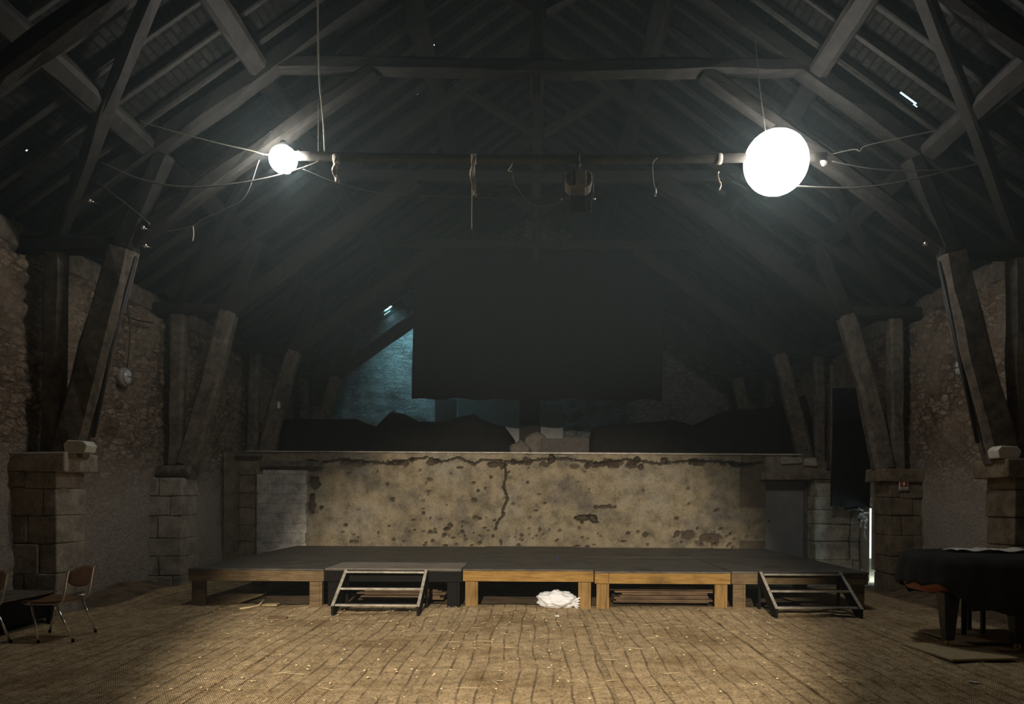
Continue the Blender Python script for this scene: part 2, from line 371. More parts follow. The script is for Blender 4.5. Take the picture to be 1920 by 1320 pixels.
# burlap matting, laid in long strips
edges = [-5.92, -4.32, -2.66, -1.02, 0.6, 2.26, 3.92, 5.62]
strip_names = ['along the left wall, under the chair', 'second from the left wall, running past the chair', 'in front of the left steps', 'left of the middle, between left steps and central strip',
               'down the middle of the floor', 'right of the middle', 'in front of the right steps']
strip_labels = ['dark brown striped burlap strip under the metal legged chair by the left wall',
                'brown striped burlap strip ending under the leftmost stage platform',
                'brown striped burlap strip running up to the left steps',
                'pale sandy burlap strip down the centre, ending at the plastic bag',
                'sandy burlap strip just right of the long central seam',
                'brown burlap strip ending at the right hand steps',
                'dark brown burlap strip running under the covered piano']
def mat_h(x, y):
    h = 0.012 + 0.016 * noise.noise(Vector((x * 1.3, y * 1.1, 2))) + 0.006 * noise.noise(Vector((x * 5, y * 4, 7)))
    h += 0.010 * max(0, noise.noise(Vector((x * 3.0, y * 0.6, 4))))
    if 9.3 < y < 10.45: h += 0.05 * max(0, noise.noise(Vector((x * 2.2, 0.3, 1))) + 0.25) * math.exp(-((y - 10.15) / 0.28) ** 2)
    return h
for k in range(7):
    bm = BM(); x0, x1 = edges[k], edges[k + 1] + 0.05
    y0, y1 = 1.0, [13.5, 10.7, 10.9, 10.75, 10.8, 10.7, 13.2][k]
    n, mm = 22, int((y1 - y0) / 0.08); rows = []
    for j in range(mm + 1):
        y = y0 + (y1 - y0) * j / mm; row = []
        for i in range(n + 1):
            t = i / n
            wv = 0.035 * noise.noise(Vector((k * 3.1, y * 0.9, 1))) if i in (0, n) else 0
            x = x0 + (x1 - x0) * t + wv + 0.03 * noise.noise(Vector((k, y * 0.45, 8)))
            z = mat_h(x, y) + (0.012 if k % 2 else 0.0)
            if i in (0, n): z += 0.012 * max(0, noise.noise(Vector((y * 1.8, k, 0))))
            if k in (0, 6): z = max(z, bank(x, y) + 0.03)
            row.append(bm.verts.new((x, y, z)))
        rows.append(row)
    for j in range(mm):
        for i in range(n): bm.faces.new((rows[j][i], rows[j][i + 1], rows[j + 1][i + 1], rows[j + 1][i]))
    o = obj('burlap_mat', bm, 'burlap', smooth=True)
    md = o.modifiers.new('thick', 'SOLIDIFY'); md.thickness = 0.012; md.offset = 0
    tag(o, strip_labels[k], 'mat', 'burlap strips covering the floor')
bm = BM()
# loose straw and crumbs lying on the matting
for _ in range(200):
    x, y = random.uniform(-5.3, 5.2), random.uniform(5.3, 10.2) if random.random() < 0.6 else random.uniform(8.6, 10.2)
    if random.random() < 0.5 and x > -1.5: x -= 2.5
    a, L = random.uniform(0, 3.14), random.uniform(0.02, 0.10)
    z = mat_h(x, y) + 0.032
    d = Vector((math.cos(a), math.sin(a), 0)) * L
    tube(bm, [Vector((x, y, z)) - d, Vector((x, y, z + 0.002)), Vector((x, y, z)) + d], 0.0018, 4)
for _ in range(500):
    x, y = random.uniform(-5, 5), random.uniform(5.3, 10.2); s = random.uniform(0.003, 0.008); z = mat_h(x, y) + 0.03
    box(bm, x - s, x + s * 1.4, y - s, y + s, z, z + s, rot=random.random() * 3)
tag(obj('straw_litter', bm, 'straw'), 'bits of straw and crumbs scattered over the burlap floor', 'straw', kind='stuff')

# ------------------------------------------------------------------ side walls
def side_wall(sgn, name):
    bm = BM(); ys = []; y = -8.0
    while y < GAB + 0.3: ys.append(y); y += 0.5 if y < 5 else 0.06
    ys += [14.35, 14.43, 13.95, 13.25]; ys = sorted(ys)
    zs = [i * 0.06 for i in range(78)]
    if sgn > 0: zs = sorted(zs + [1.39, 0.22])
    cols = []
    for y in ys:
        c = []
        for i, z in enumerate(zs):
            p = Vector((y, z * 1.5, 0 if sgn < 0 else 20))
            vd = noise.voronoi(p * 3.2)[0]; edge = min(1.0, (vd[1] - vd[0]) * 3.5)
            rough = 0.35 + 0.65 * min(1, max(0, (z - 1.5) / 0.8))
            if sgn > 0: rough *= 0.6
            disp = 0.075 * rough * (edge - 0.5) + 0.06 * noise.noise(Vector((y * 0.8, z, 3))) + 0.025 * rough * noise.noise(Vector((y * 6, z * 7, 3)))
            zz = z
            if i == len(zs) - 1: zz = 4.62 + 0.12 * noise.noise(Vector((y * 2, 0, 0)))
            if sgn > 0 and 13.2 < y < 14.6 and z < 1.6: disp = 0
            c.append(bm.verts.new((sgn * (WX - disp), y, zz - 0.1 if i == 0 else zz)))
        cols.append(c)
    for a in range(len(ys) - 1):
        ym = (ys[a] + ys[a + 1]) / 2
        for i in range(len(zs) - 1):
            zm = (zs[i] + zs[i + 1]) / 2
            if sgn > 0 and ((14.35 < ym < 14.43 and zm < 1.39) or (13.95 < ym < 14.43 and zm < 0.22)): continue
            bm.faces.new((cols[a][i], cols[a + 1][i], cols[a + 1][i + 1], cols[a][i + 1]))
    # top ledge and outer face, so the wall has its thickness
    t0 = [c[-1] for c in cols]; t1 = [bm.verts.new((sgn * 7.1, y, 4.62)) for y in ys]
    for a in range(len(ys) - 1): bm.faces.new((t0[a], t0[a + 1], t1[a + 1], t1[a]))
    for (ya, yb) in ((-8.0, 13.2), (17.0, GAB + 0.3)):
        q = [bm.verts.new(v) for v in ((sgn * 7.1, ya, -0.1), (sgn * 7.1, yb, -0.1), (sgn * 7.1, yb, 4.62), (sgn * 7.1, ya, 4.62))]; bm.faces.new(q)
    return struct(obj(name, bm, 'rubble', smooth=True))
side_wall(-1, 'wall_left'); side_wall(1, 'wall_right')
for s, nm in ((-1, 'left'), (1, 'right')):
    bm = BM(); beam(bm, [(s * 6.72, -8, 4.83), (s * 6.72, GAB + 0.2, 4.83)], 0.42, 0.4, (1, 0, 0), 0.01, 1.0)
    struct(obj('trim_1' if s < 0 else 'trim_2', bm, 'oak'), 'timber wall plate on the %s wall under the eaves' % nm)
# back gable, visible left of the black curtain
bm = BM(); xs = [-6.9 + 0.09 * i for i in range(154)]; zs = [0.1 * i for i in range(100)]
g = {}
for i, x in enumerate(xs):
    for j, z in enumerate(zs):
        p = Vector((x * 2.2, z * 3.4, 40)); vd = noise.voronoi(p)[0]
        dd = 0.05 * (min(1, (vd[1] - vd[0]) * 3) - 0.5) + 0.04 * noise.noise(Vector((x, z, 2)))
        g[i, j] = bm.verts.new((x, GAB - dd, min(z, roofz(x) + 0.05)))
for i in range(len(xs) - 1):
    for j in range(len(zs) - 1):
        if zs[j] < roofz((xs[i] + xs[i + 1]) / 2) + 0.05: bm.faces.new((g[i, j], g[i + 1, j], g[i + 1, j + 1], g[i, j + 1]))
struct(obj('wall_back', bm, 'gable', smooth=True))
bm = BM(); v = [bm.verts.new(p) for p in ((-7.1, -8, -0.1), (7.1, -8, -0.1), (7.1, -8, 5), (0, -8, 10), (-7.1, -8, 5))]; bm.faces.new(v)
struct(obj('wall_front', bm, 'rubble'))

# ------------------------------------------------------------------ roof skin with its gaps
def roof_at(px, py):
    """x,y on the roof underside seen at a pixel"""
    q = at(px, py, 1.0); dx, du = q.x, q.z - EYE
    # EYE + t*du = 9.85 - .72*|t*dx|
    t = (9.85 - EYE) / (du + 0.72 * abs(dx)); return t * dx, t
gaps = []
for px, py, wx, wy in ((1703, 184, 0.20, 0.035), (1716, 198, 0.05, 0.02), (1677, 174, 0.03, 0.02),
                       (843, 246, 0.05, 0.06), (849, 266, 0.05, 0.06), (783, 176, 0.03, 0.03), (813, 85, 0.03, 0.03),
                       (1316, 622, 0.03, 0.05), (1273, 598, 0.12, 0.03), (672, 473, 0.02, 0.02), (628, 470, 0.03, 0.05),
                       (727, 588, 0.17, 0.22), (718, 583, 0.04, 0.05), (50, 282, 0.02, 0.02)):
    x, y = roof_at(px, py); gaps.append((x - wx / 2, x + wx / 2, y - wy / 2, y + wy / 2))
bm = BM()
for s in (-1, 1):
    gs = [g_ for g_ in gaps if (g_[0] + g_[1]) * s > 0]
    xs = sorted(set([0, s * 7.3] + [s * k for k in range(1, 8)] + [a for g_ in gs for a in g_[:2]]))
    ys = sorted(set([-8.2, GAB + 0.4] + [float(k) for k in range(-7, 22)] + [a for g_ in gs for a in g_[2:]]))
    vv = {(x, y): bm.verts.new((x, y, roofz(x))) for x in xs for y in ys}
    for i in range(len(xs) - 1):
        for j in range(len(ys) - 1):
            xm, ym = (xs[i] + xs[i + 1]) / 2, (ys[j] + ys[j + 1]) / 2
            if any(g_[0] < xm < g_[1] and g_[2] < ym < g_[3] for g_ in gs): continue
            bm.faces.new((vv[xs[i], ys[j]], vv[xs[i + 1], ys[j]], vv[xs[i + 1], ys[j + 1]], vv[xs[i], ys[j + 1]]))
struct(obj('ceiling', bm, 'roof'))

# ------------------------------------------------------------------ rafters and purlins
bay_names = ['overhead, before the lit pipe', 'just behind the lit pipe', 'above the stage', 'behind the black curtain', 'against the gable']
def bay_of(y):
    for i, t in enumerate(TR[1:]):
        if y < t: return i
    return 4
for s, nm in ((-1, 'left'), (1, 'right')):
    y = 4.6
    while y < GAB - 0.2:
        if min(abs(y - t) for t in TR) > 0.14:
            bm = BM(); j = random.uniform(-0.04, 0.04)
            beam(bm, [(s * 6.95, y, roofz(6.95, -0.08)), (s * 3.4, y + j * 0.5, roofz(3.4, -0.10)), (s * 0.02, y + j, roofz(0.02, -0.08))], 0.10, 0.085, (0, 1, 0), 0.008, 0.9)
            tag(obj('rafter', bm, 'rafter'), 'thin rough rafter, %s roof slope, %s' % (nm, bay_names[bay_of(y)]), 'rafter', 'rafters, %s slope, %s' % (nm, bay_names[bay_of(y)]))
        y += 0.52
bounds = [3.3] + TR + [GAB - 0.05]
pur = ((4.98, 'lowest'), (3.56, 'middle'), (1.72, 'highest'))
bay6 = ['overhead nearest the camera', 'bay in front of the pipe with the lamps', 'bay just behind the lamps', 'bay above the stage front', 'bay above the black curtain', 'end bay against the gable']
for s, nm in ((-1, 'left'), (1, 'right')):
    for X, hn in pur:
        for k in range(6):
            if k == 0 and hn == 'highest': continue
            bm = BM(); z = roofz(X, -0.27); nrm = Vector((s * 0.72, 0, 1)).normalized()
            dx = random.uniform(-0.04, 0.04)
            beam(bm, [(s * (X + dx), bounds[k] + 0.16, z), (s * (X + dx * 0.3), bounds[k + 1] + (0.12 if k < 5 else -0.05), z)], 0.26, 0.24, nrm, 0.014, 0.6)
            tag(obj('purlin', bm, 'oak_dim'), '%s heavy purlin of the %s slope, %s' % (hn, nm, bay6[k]), 'purlin', 'purlins under the rafters')
bm = BM(); beam(bm, [(0, 3.3, 9.55), (0, GAB - 0.05, 9.55)], 0.18, 0.2, (1, 0, 0), 0.01, 1.0)
tag(obj('ridge_beam', bm, 'oak_dim'), 'long ridge beam at the very top of the roof', 'beam')

# ------------------------------------------------------------------ trusses
tl = ['rough oak roof truss overhead in front of the lamps, only its slanting braces in view',
      'nearest whole oak truss beside the lit lamps, legs bright along their inner edge',
      'second whole oak truss, its curved legs landing in front of the stage wall',
      'third oak truss standing over the stage wall, holding the black curtain',
      'farthest oak truss, in front of the blue-lit gable']
for k, d in enumerate(TR):
    T = thing('roof_truss', (0, d, 2.1), tl[k], 'roof truss', 'oak roof trusses')
    def part(name, pts, w_, h_, jit=0.014, seg=0.4, taper=1.0):
        bm = BM(); beam(bm, pts, w_, h_, (0, 1, 0), jit, seg, taper=taper); return obj(name, bm, 'oak' if name in ('leg', 'wall_post') else 'oak_dim', T)
    foot = 2.09
    for s in (-1, 1):
        b_ = random.uniform(-0.05, 0.05)
        lw = 0.40 if k == 1 else 0.36
        if k: part('leg', [(s * 5.93, d, foot), (s * (5.60 + b_), d, 3.45), (s * 5.27, d, 4.7)], lw, 0.28, taper=0.86)
        part('upper_strut', [(s * 5.25, d, 4.72), (s * 4.76, d, 5.9)], 0.3, 0.24, taper=0.8)  # leg carries on above the elbow, in the oak darkened for dim light
        if k: part('wall_post', [(s * 6.16, d + 0.02, foot), (s * 6.12, d + 0.02, 4.64)], 0.24, 0.22)
        part('tie', [(s * 6.62, d, 4.74), (s * 5.12, d, 4.74)], 0.2, 0.22)
        part('brace', [(s * 5.22, d, 4.74), (s * 3.6, d, 5.93), (s * 2.1, d, 6.97)], 0.20 if k < 2 else 0.3, 0.2)
        part('principal_rafter', [(s * 6.3, d, roofz(6.3, -0.32)), (s * 3.3, d, roofz(3.3, -0.36)), (s * 0.05, d, roofz(0.05, -0.38))], 0.26, 0.22)
        part('strut', [(s * 0.06, d, 7.75), (s * 1.45, d, 8.62)], 0.16, 0.16)
    part('collar_beam', [(-3.35, d, 7.06), (0, d, 7.02), (3.35, d, 7.06)], 0.20, 0.2)
    part('king_post', [(-0.03, d + 0.02, 6.66), (-0.02, d, 7.6), (0, d, 9.5)], 0.17, 0.2)
    # wind braces of this bay, rising in the roof plane towards the camera
    if k:
        for s, nm in ((-1, 'left'), (1, 'right')):
            bm = BM(); beam(bm, [(s * 6.1, d, 4.86), (s * 4.9, d - 1.05, 5.93), (s * 3.5, d - 2.3, 6.98)], 0.17, 0.13, Vector((s * 0.72, 0, 1)).normalized(), 0.012, 0.5)
            tag(obj('wind_brace', bm, 'oak_dim'), 'slanting wind brace on the %s slope, %s' % (nm, ['', 'nearest the camera beside the lamp', 'rising from the second truss', 'rising from the third truss', 'by the gable'][k]), 'brace', 'wind braces in the roof slopes')
    # cable pairs clipped down the inner face of the nearest truss legs
    if k == 1:
        for s, nm in ((-1, 'left'), (1, 'right')):
            bm = BM(); xo = 0.21
            lx = [l_ for l_ in T.children if l_.name.startswith('leg')][0 if s < 0 else 1]
            lv = [v_.co for v_ in lx.data.vertices]; zz_ = [2.3, 3.4, 4.6]
            tube(bm, [(s * (min(abs(c_.x) for c_ in lv if abs(c_.z - z_) < 0.34 and abs(c_.z - z_) <= 0.01 + min(abs(k_.z - z_) for k_ in lv) + 0.12) - 0.0), d - 0.02, z_) for z_ in zz_], 0.024, 6)
            tag(obj('conduit', bm, 'cable_black'), 'black cable conduit clipped down the %s leg of the nearest truss' % nm, 'cable')

# ------------------------------------------------------------------ stone piers
def course_blocks(bm, x0, x1, y0, y1, z0, z1, course=0.34, length=0.55, gap=0.012, jit=0.012, alt=True):
    z = z0; r = 0
    while z < z1 - 0.05:
        h = min(course * random.uniform(0.85, 1.15), z1 - z); 
        if z1 - z - h < 0.12: h = z1 - z
        cuts = [x0]
        if x1 - x0 > length * 1.2:
            x = x0 + length * (0.5 if r % 2 else 1.0) * random.uniform(0.85, 1.1)
            while x < x1 - 0.15: cuts.append(x); x += length * random.uniform(0.8, 1.2)
        cuts.append(x1)
        for a, c in zip(cuts[:-1], cuts[1:]):
            o = random.uniform(-0.012, 0.012)
            box(bm, a + gap / 2, c - gap / 2, y0 + o, y1 - o, z + gap / 2, z + h - gap / 2, jit=jit)
        box(bm, x0 + 0.02, x1 - 0.02, y0 + 0.03, y1 - 0.03, z, z + h)
        z += h; r += 1
pier_lab = {(-1, 1): 'tall stone pier at the far left, behind the metal legged chair', (1, 1): 'stone pier at the right edge, behind the piano',
            (-1, 2): 'stone pier on the left under the second truss, topped by a rounded log', (1, 2): 'stone pier on the right carrying the small red sign',
            (-1, 3): 'dark stone pier left of the concrete block infill', (1, 3): 'stone pier hidden in the dark behind the stage on the right',
            (-1, 4): 'farthest stone pier on the left by the gable', (1, 4): 'farthest stone pier on the right by the gable'}
for s in (-1, 1):
    for k in (1, 2, 3, 4):
        d = TR[k]; P = thing('stone_pier', (s * 6.2, d, 0), pier_lab[s, k], 'pier', 'stone piers under the trusses')
        a, b_ = sorted((s * 5.90, s * 6.5))
        bm = BM(); course_blocks(bm, a, b_, d - 0.3, d + 0.3, -0.06, 1.86, 0.33, 0.42)
        obj('shaft', bm, 'cut_stone_grey' if s < 0 and k < 3 else 'cut_stone', P, bevel=0.015)
        bm = BM()
        if (s, k) == (-1, 2):
            tube(bm, spline([(s * 6.5, d - 0.05, 1.95), (s * 6.1, d - 0.1, 1.97), (s * 5.82, d - 0.1, 1.96)], 4), 0.115, 10); box(bm, -6.5, -5.86, d - 0.05, d + 0.3, 1.86, 2.07)
            obj('capital', bm, 'oak', P)['label'] = 'rounded log capital'
        else:
            a, b_ = sorted((s * 5.76, s * 6.5)); box(bm, a, b_, d - 0.36, d + 0.34, 1.86, 2.09, jit=0.015); obj('capital', bm, 'cut_stone_grey' if s < 0 and k < 3 else 'cut_stone', P, bevel=0.02)
# pale block fixtures on the near capitals
for s, px, nm in ((-1, 150, 'left'), (1, 1884, 'right')):
    p = at(px, 832, 9.05); p = Vector((s * 5.90 , 9.3, 2.165)); p.x = at(px, 832, 9.3).x; bm = BM()
    loft_prism(bm, [(-0.13, -0.07), (0.12, -0.07), (0.15, 0.02), (0.10, 0.075), (-0.10, 0.085), (-0.15, 0.03)], -0.1, 0.12)
    bmesh.ops.translate(bm, vec=p, verts=bm.verts[:])
    tag(obj('stone_block', bm, 'white', bevel=0.012), 'pale faceted block resting at the foot of the nearest truss, %s side' % nm, 'block', 'pale blocks at the truss feet')

# ------------------------------------------------------------------ partition wall behind the stage
PW = 15.3
def w_xz(px, py, d=PW): q = at(px, py, d); return q.x, q.z
crack = [w_xz(*p) for p in ((946, 872), (949, 890), (944, 915), (952, 935), (943, 955), (944, 965), (932, 980), (929, 992))]
top_crack = [w_xz(*p) for p in ((575, 862), (600, 868), (640, 862), (690, 866), (740, 870), (765, 862), (800, 858), (830, 866), (858, 858), (890, 870), (905, 862), (945, 864), (975, 868), (1010, 862), (1060, 860), (1120, 868), (1180, 862), (1240, 870), (1290, 864), (1350, 866), (1400, 870), (1430, 868))]
def seg_d(x, z, poly):
    m = 9
    for (ax, az), (bx, bz) in zip(poly[:-1], poly[1:]):
        L = (bx - ax) ** 2 + (bz - az) ** 2; t = max(0, min(1, ((x - ax) * (bx - ax) + (z - az) * (bz - az)) / L))
        m = min(m, math.hypot(x - ax - t * (bx - ax), z - az - t * (bz - az)))
    return m
holes = []
rh = random.Random(3)
for px, py, rx, rz, dep in ((1092, 971, 0.16, 0.06, 0.14), (1112, 972, 0.09, 0.09, 0.16), (1133, 951, 0.21, 0.035, 0.05), (1034, 862, 0.07, 0.09, 0.13), (818, 865, 0.06, 0.06, 0.1), (772, 862, 0.05, 0.05, 0.1),
                            (963, 866, 0.10, 0.06, 0.07), (988, 866, 0.14, 0.06, 0.06), (1194, 863, 0.07, 0.07, 0.1), (1247, 864, 0.06, 0.07, 0.1), (1302, 866, 0.10, 0.07, 0.08), (1140, 866, 0.10, 0.07, 0.05), (726, 908, 0.03, 0.03, 0.05),
                            (584, 945, 0.07, 0.2, 0.1), (590, 905, 0.1, 0.15, 0.06), (601, 952, 0.03, 0.03, 0.06), (736, 937, 0.03, 0.05, 0.05), (989, 905, 0.04, 0.03, 0.04), (1290, 1003, 0.15, 0.1, 0.04), (1330, 1008, 0.2, 0.12, 0.04), (1270, 1000, 0.06, 0.06, 0.06), (1210, 1002, 0.08, 0.04, 0.05)):
    x, z = w_xz(px, py); holes.append((x, z, rx, rz, dep))
for _ in range(26):
    x = rh.uniform(-4.2, 4.4); holes.append((x, 2.23 + rh.uniform(-0.03, 0.05), rh.uniform(0.05, 0.16), rh.uniform(0.035, 0.07), rh.uniform(0.03, 0.08)))
for _ in range(150):
    x = rh.uniform(-4, 4.4); z = rh.choice((rh.uniform(0.6, 2.2), rh.uniform(0.55, 0.95))); r_ = rh.uniform(0.012, 0.032)
    if rh.random() < 0.45: x = rh.uniform(-2.4, 0.6); 
    holes.append((x, z, r_ * rh.uniform(1, 2), r_, rh.uniform(0.02, 0.05)))
REC = (w_xz(1437, 900)[0], w_xz(1520, 900)[0], w_xz(1480, 899)[1])
bm = BM(); lay = bm.verts.layers.float_color.new('bare_shade'); st = 0.026; X0, X1 = -6.4, 5.95
nxx, nzz = int((X1 - X0) / st), int(2.46 / st) + 1; cols = []
for i in range(nxx + 1):
    x = X0 + (X1 - X0) * i / nxx; c = []
    near = [h for h in holes if abs(x - h[0]) < h[2] * 1.4]
    topz = 2.45 + 0.012 * noise.noise(Vector((x * 3, 0, 0)))
    if x > 5.25: topz -= 0.06 + (x - 5.25) * 0.12
    for j in range(nzz + 1):
        z = topz * j / nzz
        dep = 0.02 * noise.noise(Vector((x * 1.2, z * 1.5, 0))) + 0.006 * noise.noise(Vector((x * 9, z * 9, 0)))
        base_dep = dep
        dc = seg_d(x, z, crack) if abs(x + 0.6) < 0.6 else 9
        wob = 0.008 * noise.noise(Vector((x * 20, z * 20, 0)))
        if dc < 0.016 + wob: dep += 0.07
        if z > 2.0 and -4.8 < x < 4.7:
            dt = seg_d(x, z, top_crack)
            if dt < 0.018 + 3 * wob: dep += 0.06
        for (hx, hz, rx, rz, hd) in near:
            q = ((x - hx) / rx) ** 2 + ((z - hz) / rz) ** 2
            q *= 1 + 1.1 * noise.noise(Vector((x * 11, z * 11, hx)))
            if q < 1: dep += hd * min(1, (1 - q) * 2.5)
        if x > 4.2 and x < REC[0]:   # quoins showing through
            if noise.cell(Vector((0.5, z * 2.9, 3))) > 0.1: dep += 0.022
        if REC[0] < x < REC[1] and z < REC[2]: dep = 0.36
        v_ = bm.verts.new((x, PW + dep, z)); e_ = min(1.0, max(0.0, (dep - base_dep) / 0.035)); v_[lay] = (e_, e_, e_, 1); c.append(v_)
    cols.append(c)
for i in range(nxx):
    for j in range(nzz): bm.faces.new((cols[i][j], cols[i + 1][j], cols[i + 1][j + 1], cols[i][j + 1]))
tb = [bm.verts.new((c[-1].co.x, PW + 0.42, c[-1].co.z)) for c in cols]
for i in range(nxx): bm.faces.new((cols[i][-1], cols[i + 1][-1], tb[i + 1], tb[i]))
q = [cols[-1][j] for j in range(nzz + 1)]; e0 = bm.verts.new((X1, PW + 0.42, 0)); bm.faces.new(q + [tb[-1], e0])
nt = M['plaster'].node_tree; b = nt.nodes['Principled BSDF']; at_ = nt.nodes.new('ShaderNodeAttribute'); at_.attribute_name = 'bare_shade'
old = b.inputs['Base Color'].links[0].from_socket
nt.links.new(mixc(nt, old, mixc(nt, (0.045, 0.036, 0.026), (0.10, 0.075, 0.05), noise_n(nt, coords(nt), 9, 4)), at_.outputs['Fac']), b.inputs['Base Color'])  # cracks, pits and recess: bare stone colour deepened with painted shade
struct(obj('wall_middle', bm, 'plaster'), 'low cracked plaster wall behind the stage')
bm = BM(); box(bm, -5.95, 5.45, PW - 0.035, PW + 0.45, 2.455, 2.485, jit=0.003)
tag(obj('coping_board', bm, 'worn_edge'), 'thin weathered board capping the cracked wall behind the stage', 'board')
# loft floor behind
bm = BM(); box(bm, -6.5, 6.5, PW + 0.42, GAB, 2.2, 2.38); struct(obj('floor_loft', bm, 'earth'), 'raised dark floor behind the cracked wall')
# concrete block infill
x0, z1 = w_xz(484, 881); x1, _ = w_xz(577, 881)
bm = BM(); z = 0.0; r = 0
while z < z1 - 0.02:
    h = min(0.2, z1 - z); xs_ = [x0]; x = x0 + (0.45 if r % 2 else 0.22)
    while x < x1 - 0.1: xs_.append(x); x += 0.45
    xs_.append(x1 - (0.02 if r % 3 == 0 else 0) )
    if z > 1.85: xs_[0] = x0 + 0.12
    xs_ = sorted(xs_)
    for a, c in zip(xs_[:-1], xs_[1:]): 
        if c - a > 0.03: box(bm, a + 0.003, c - 0.003, PW - 0.07, PW + 0.1, z + 0.003, z + h - 0.003, jit=0.003)
    box(bm, xs_[0] + 0.01, x1 - 0.03, PW - 0.064, PW + 0.1, z, z + h, 1); z += h; r += 1
tag(obj('block_infill', bm, ['concrete', 'cut_stone_grey'], bevel=0.004), 'pale grey concrete block infill at the left end of the cracked wall', 'masonry')
bm = BM(); a, _ = w_xz(440, 900); course_blocks(bm, -6.05, x0 - 0.03, PW - 0.12, PW + 0.1, 0, 2.1, 0.32, 0.5)
tag(obj('stone_jamb', bm, 'cut_stone', bevel=0.012), 'dark cut stone jamb left of the concrete block infill', 'masonry')
bm = BM(); beam(bm, [(w_xz(492, 874)[0], PW - 0.09, 2.21), (w_xz(607, 874)[0], PW - 0.09, 2.205)], 0.12, 0.14, (0, 1, 0), 0.008, 0.3)
tag(obj('timber_lintel', bm, 'oak'), 'dark timber lintel above the concrete block infill', 'beam')
bm = BM(); box(bm, -6.1, -5.6, PW - 0.16, PW + 0.3, 2.36, 2.43, jit=0.01)
tag(obj('timber_sill', bm, 'oak'), 'short dark timber at the left top end of the cracked wall', 'beam')
# right end: recess, lintel, masonry
xa, xb, zt = REC
bm = BM(); box(bm, xa - 0.12, xb + 0.22, PW - 0.1, PW + 0.42, zt - 0.01, zt + 0.13, jit=0.02)
tag(obj('stone_lintel', bm, 'cut_stone', bevel=0.02), 'rough stone slab lintel over the doorway right of the cracked wall', 'lintel')
D = thing('door_2', ((xa + xb) / 2, PW + 0.33, 0.5), 'closed grey door in the recess at the right end of the stage wall', 'door'); D['kind'] = 'structure'
bm = BM(); box(bm, xa + 0.03, xb - 0.03, PW + 0.27, PW + 0.33, 0.0, zt - 0.03); obj('door_leaf', bm, 'door_grey', D, bevel=0.006)
bm = BM(); box(bm, xa + 0.0, xa + 0.05, PW + 0.2, PW + 0.32, 0, zt - 0.01); box(bm, xb - 0.05, xb, PW + 0.2, PW + 0.32, 0, zt - 0.01); obj('door_frame', bm, 'oak', D)
bm = BM(); tube(bm, [(xa + 0.14, PW + 0.24, 1.1), (xa + 0.14, PW + 0.27, 1.1)], 0.02, 8); obj('door_handle', bm, 'dark_metal', D)
bm = BM(); course_blocks(bm, xb + 0.02, xb + 0.4, PW - 0.16, PW + 0.4, 0, zt + 0.0, 0.3, 0.5); box(bm, xb - 0.02, xb + 0.42, PW - 0.2, PW + 0.4, zt, zt + 0.17, jit=0.015)
tag(obj('stone_jamb', bm, 'cut_stone', bevel=0.014), 'brown cut stone jamb just right of the grey door', 'masonry')
bm = BM(); box(bm, 5.0, 5.45, PW - 0.05, PW + 0.4, 2.28, 2.43, jit=0.02); box(bm, 5.47, 5.75, PW - 0.05, PW + 0.4, 2.22, 2.4, jit=0.03)
tag(obj('loose_stones', bm, 'cut_stone_grey', bevel=0.03), 'broken stones at the right end of the wall top above the grey door', 'masonry')
bm = BM(); yb0, yb1 = 14.75, 15.15; xr = xb + 0.38
for z0_, z1_, xe in ((0, 0.36, 6.42), (0.37, 0.72, 6.40), (0.73, 1.06, 6.40), (1.07, 1.34, 6.38), (1.35, 1.62, 6.1)):
    xm = xr - 0.45 + (0.5 if int(z0_ * 10) % 2 else 0.62); xm = min(xm + 0.15, xe - 0.15)
    box(bm, xr - 0.5, xm - 0.012, yb0, yb1, z0_, z1_, jit=0.015); box(bm, xm + 0.012, xe, yb0 + 0.01, yb1, z0_ + random.uniform(-.01, .01), z1_, jit=0.02)
box(bm, xr - 0.45, 6.05, yb0 + 0.04, yb1, 0, 1.6, 1); box(bm, xr - 0.46, xr - 0.1, yb0, yb1, 1.62, 1.86, jit=0.02)
tag(obj('broken_wall_end', bm, ['cut_stone_grey', 'white'], bevel=0.02), 'broken grey block wall stepping down beside the bright door gap', 'masonry')
# door on the right wall, left ajar
D = thing('door_1', (6.5, 13.8, 0), 'dark plank door in the right wall with daylight showing along its edge', 'door'); D['kind'] = 'structure'
bm = BM()
for i in range(6): box(bm, 6.56, 6.6, 13.2 + i * 0.19, 13.385 + i * 0.19, 0.15, 2.0)
box(bm, 6.61, 6.64, 13.2, 14.34, 0.1, 2.0); obj('door_leaf', bm, 'oak', D)
bm = BM(); box(bm, 6.53, 6.56, 13.2, 14.3, 0.9, 1.0); box(bm, 6.53, 6.56, 13.2, 14.3, 1.7, 1.8); obj('ledge', bm, 'oak', D)

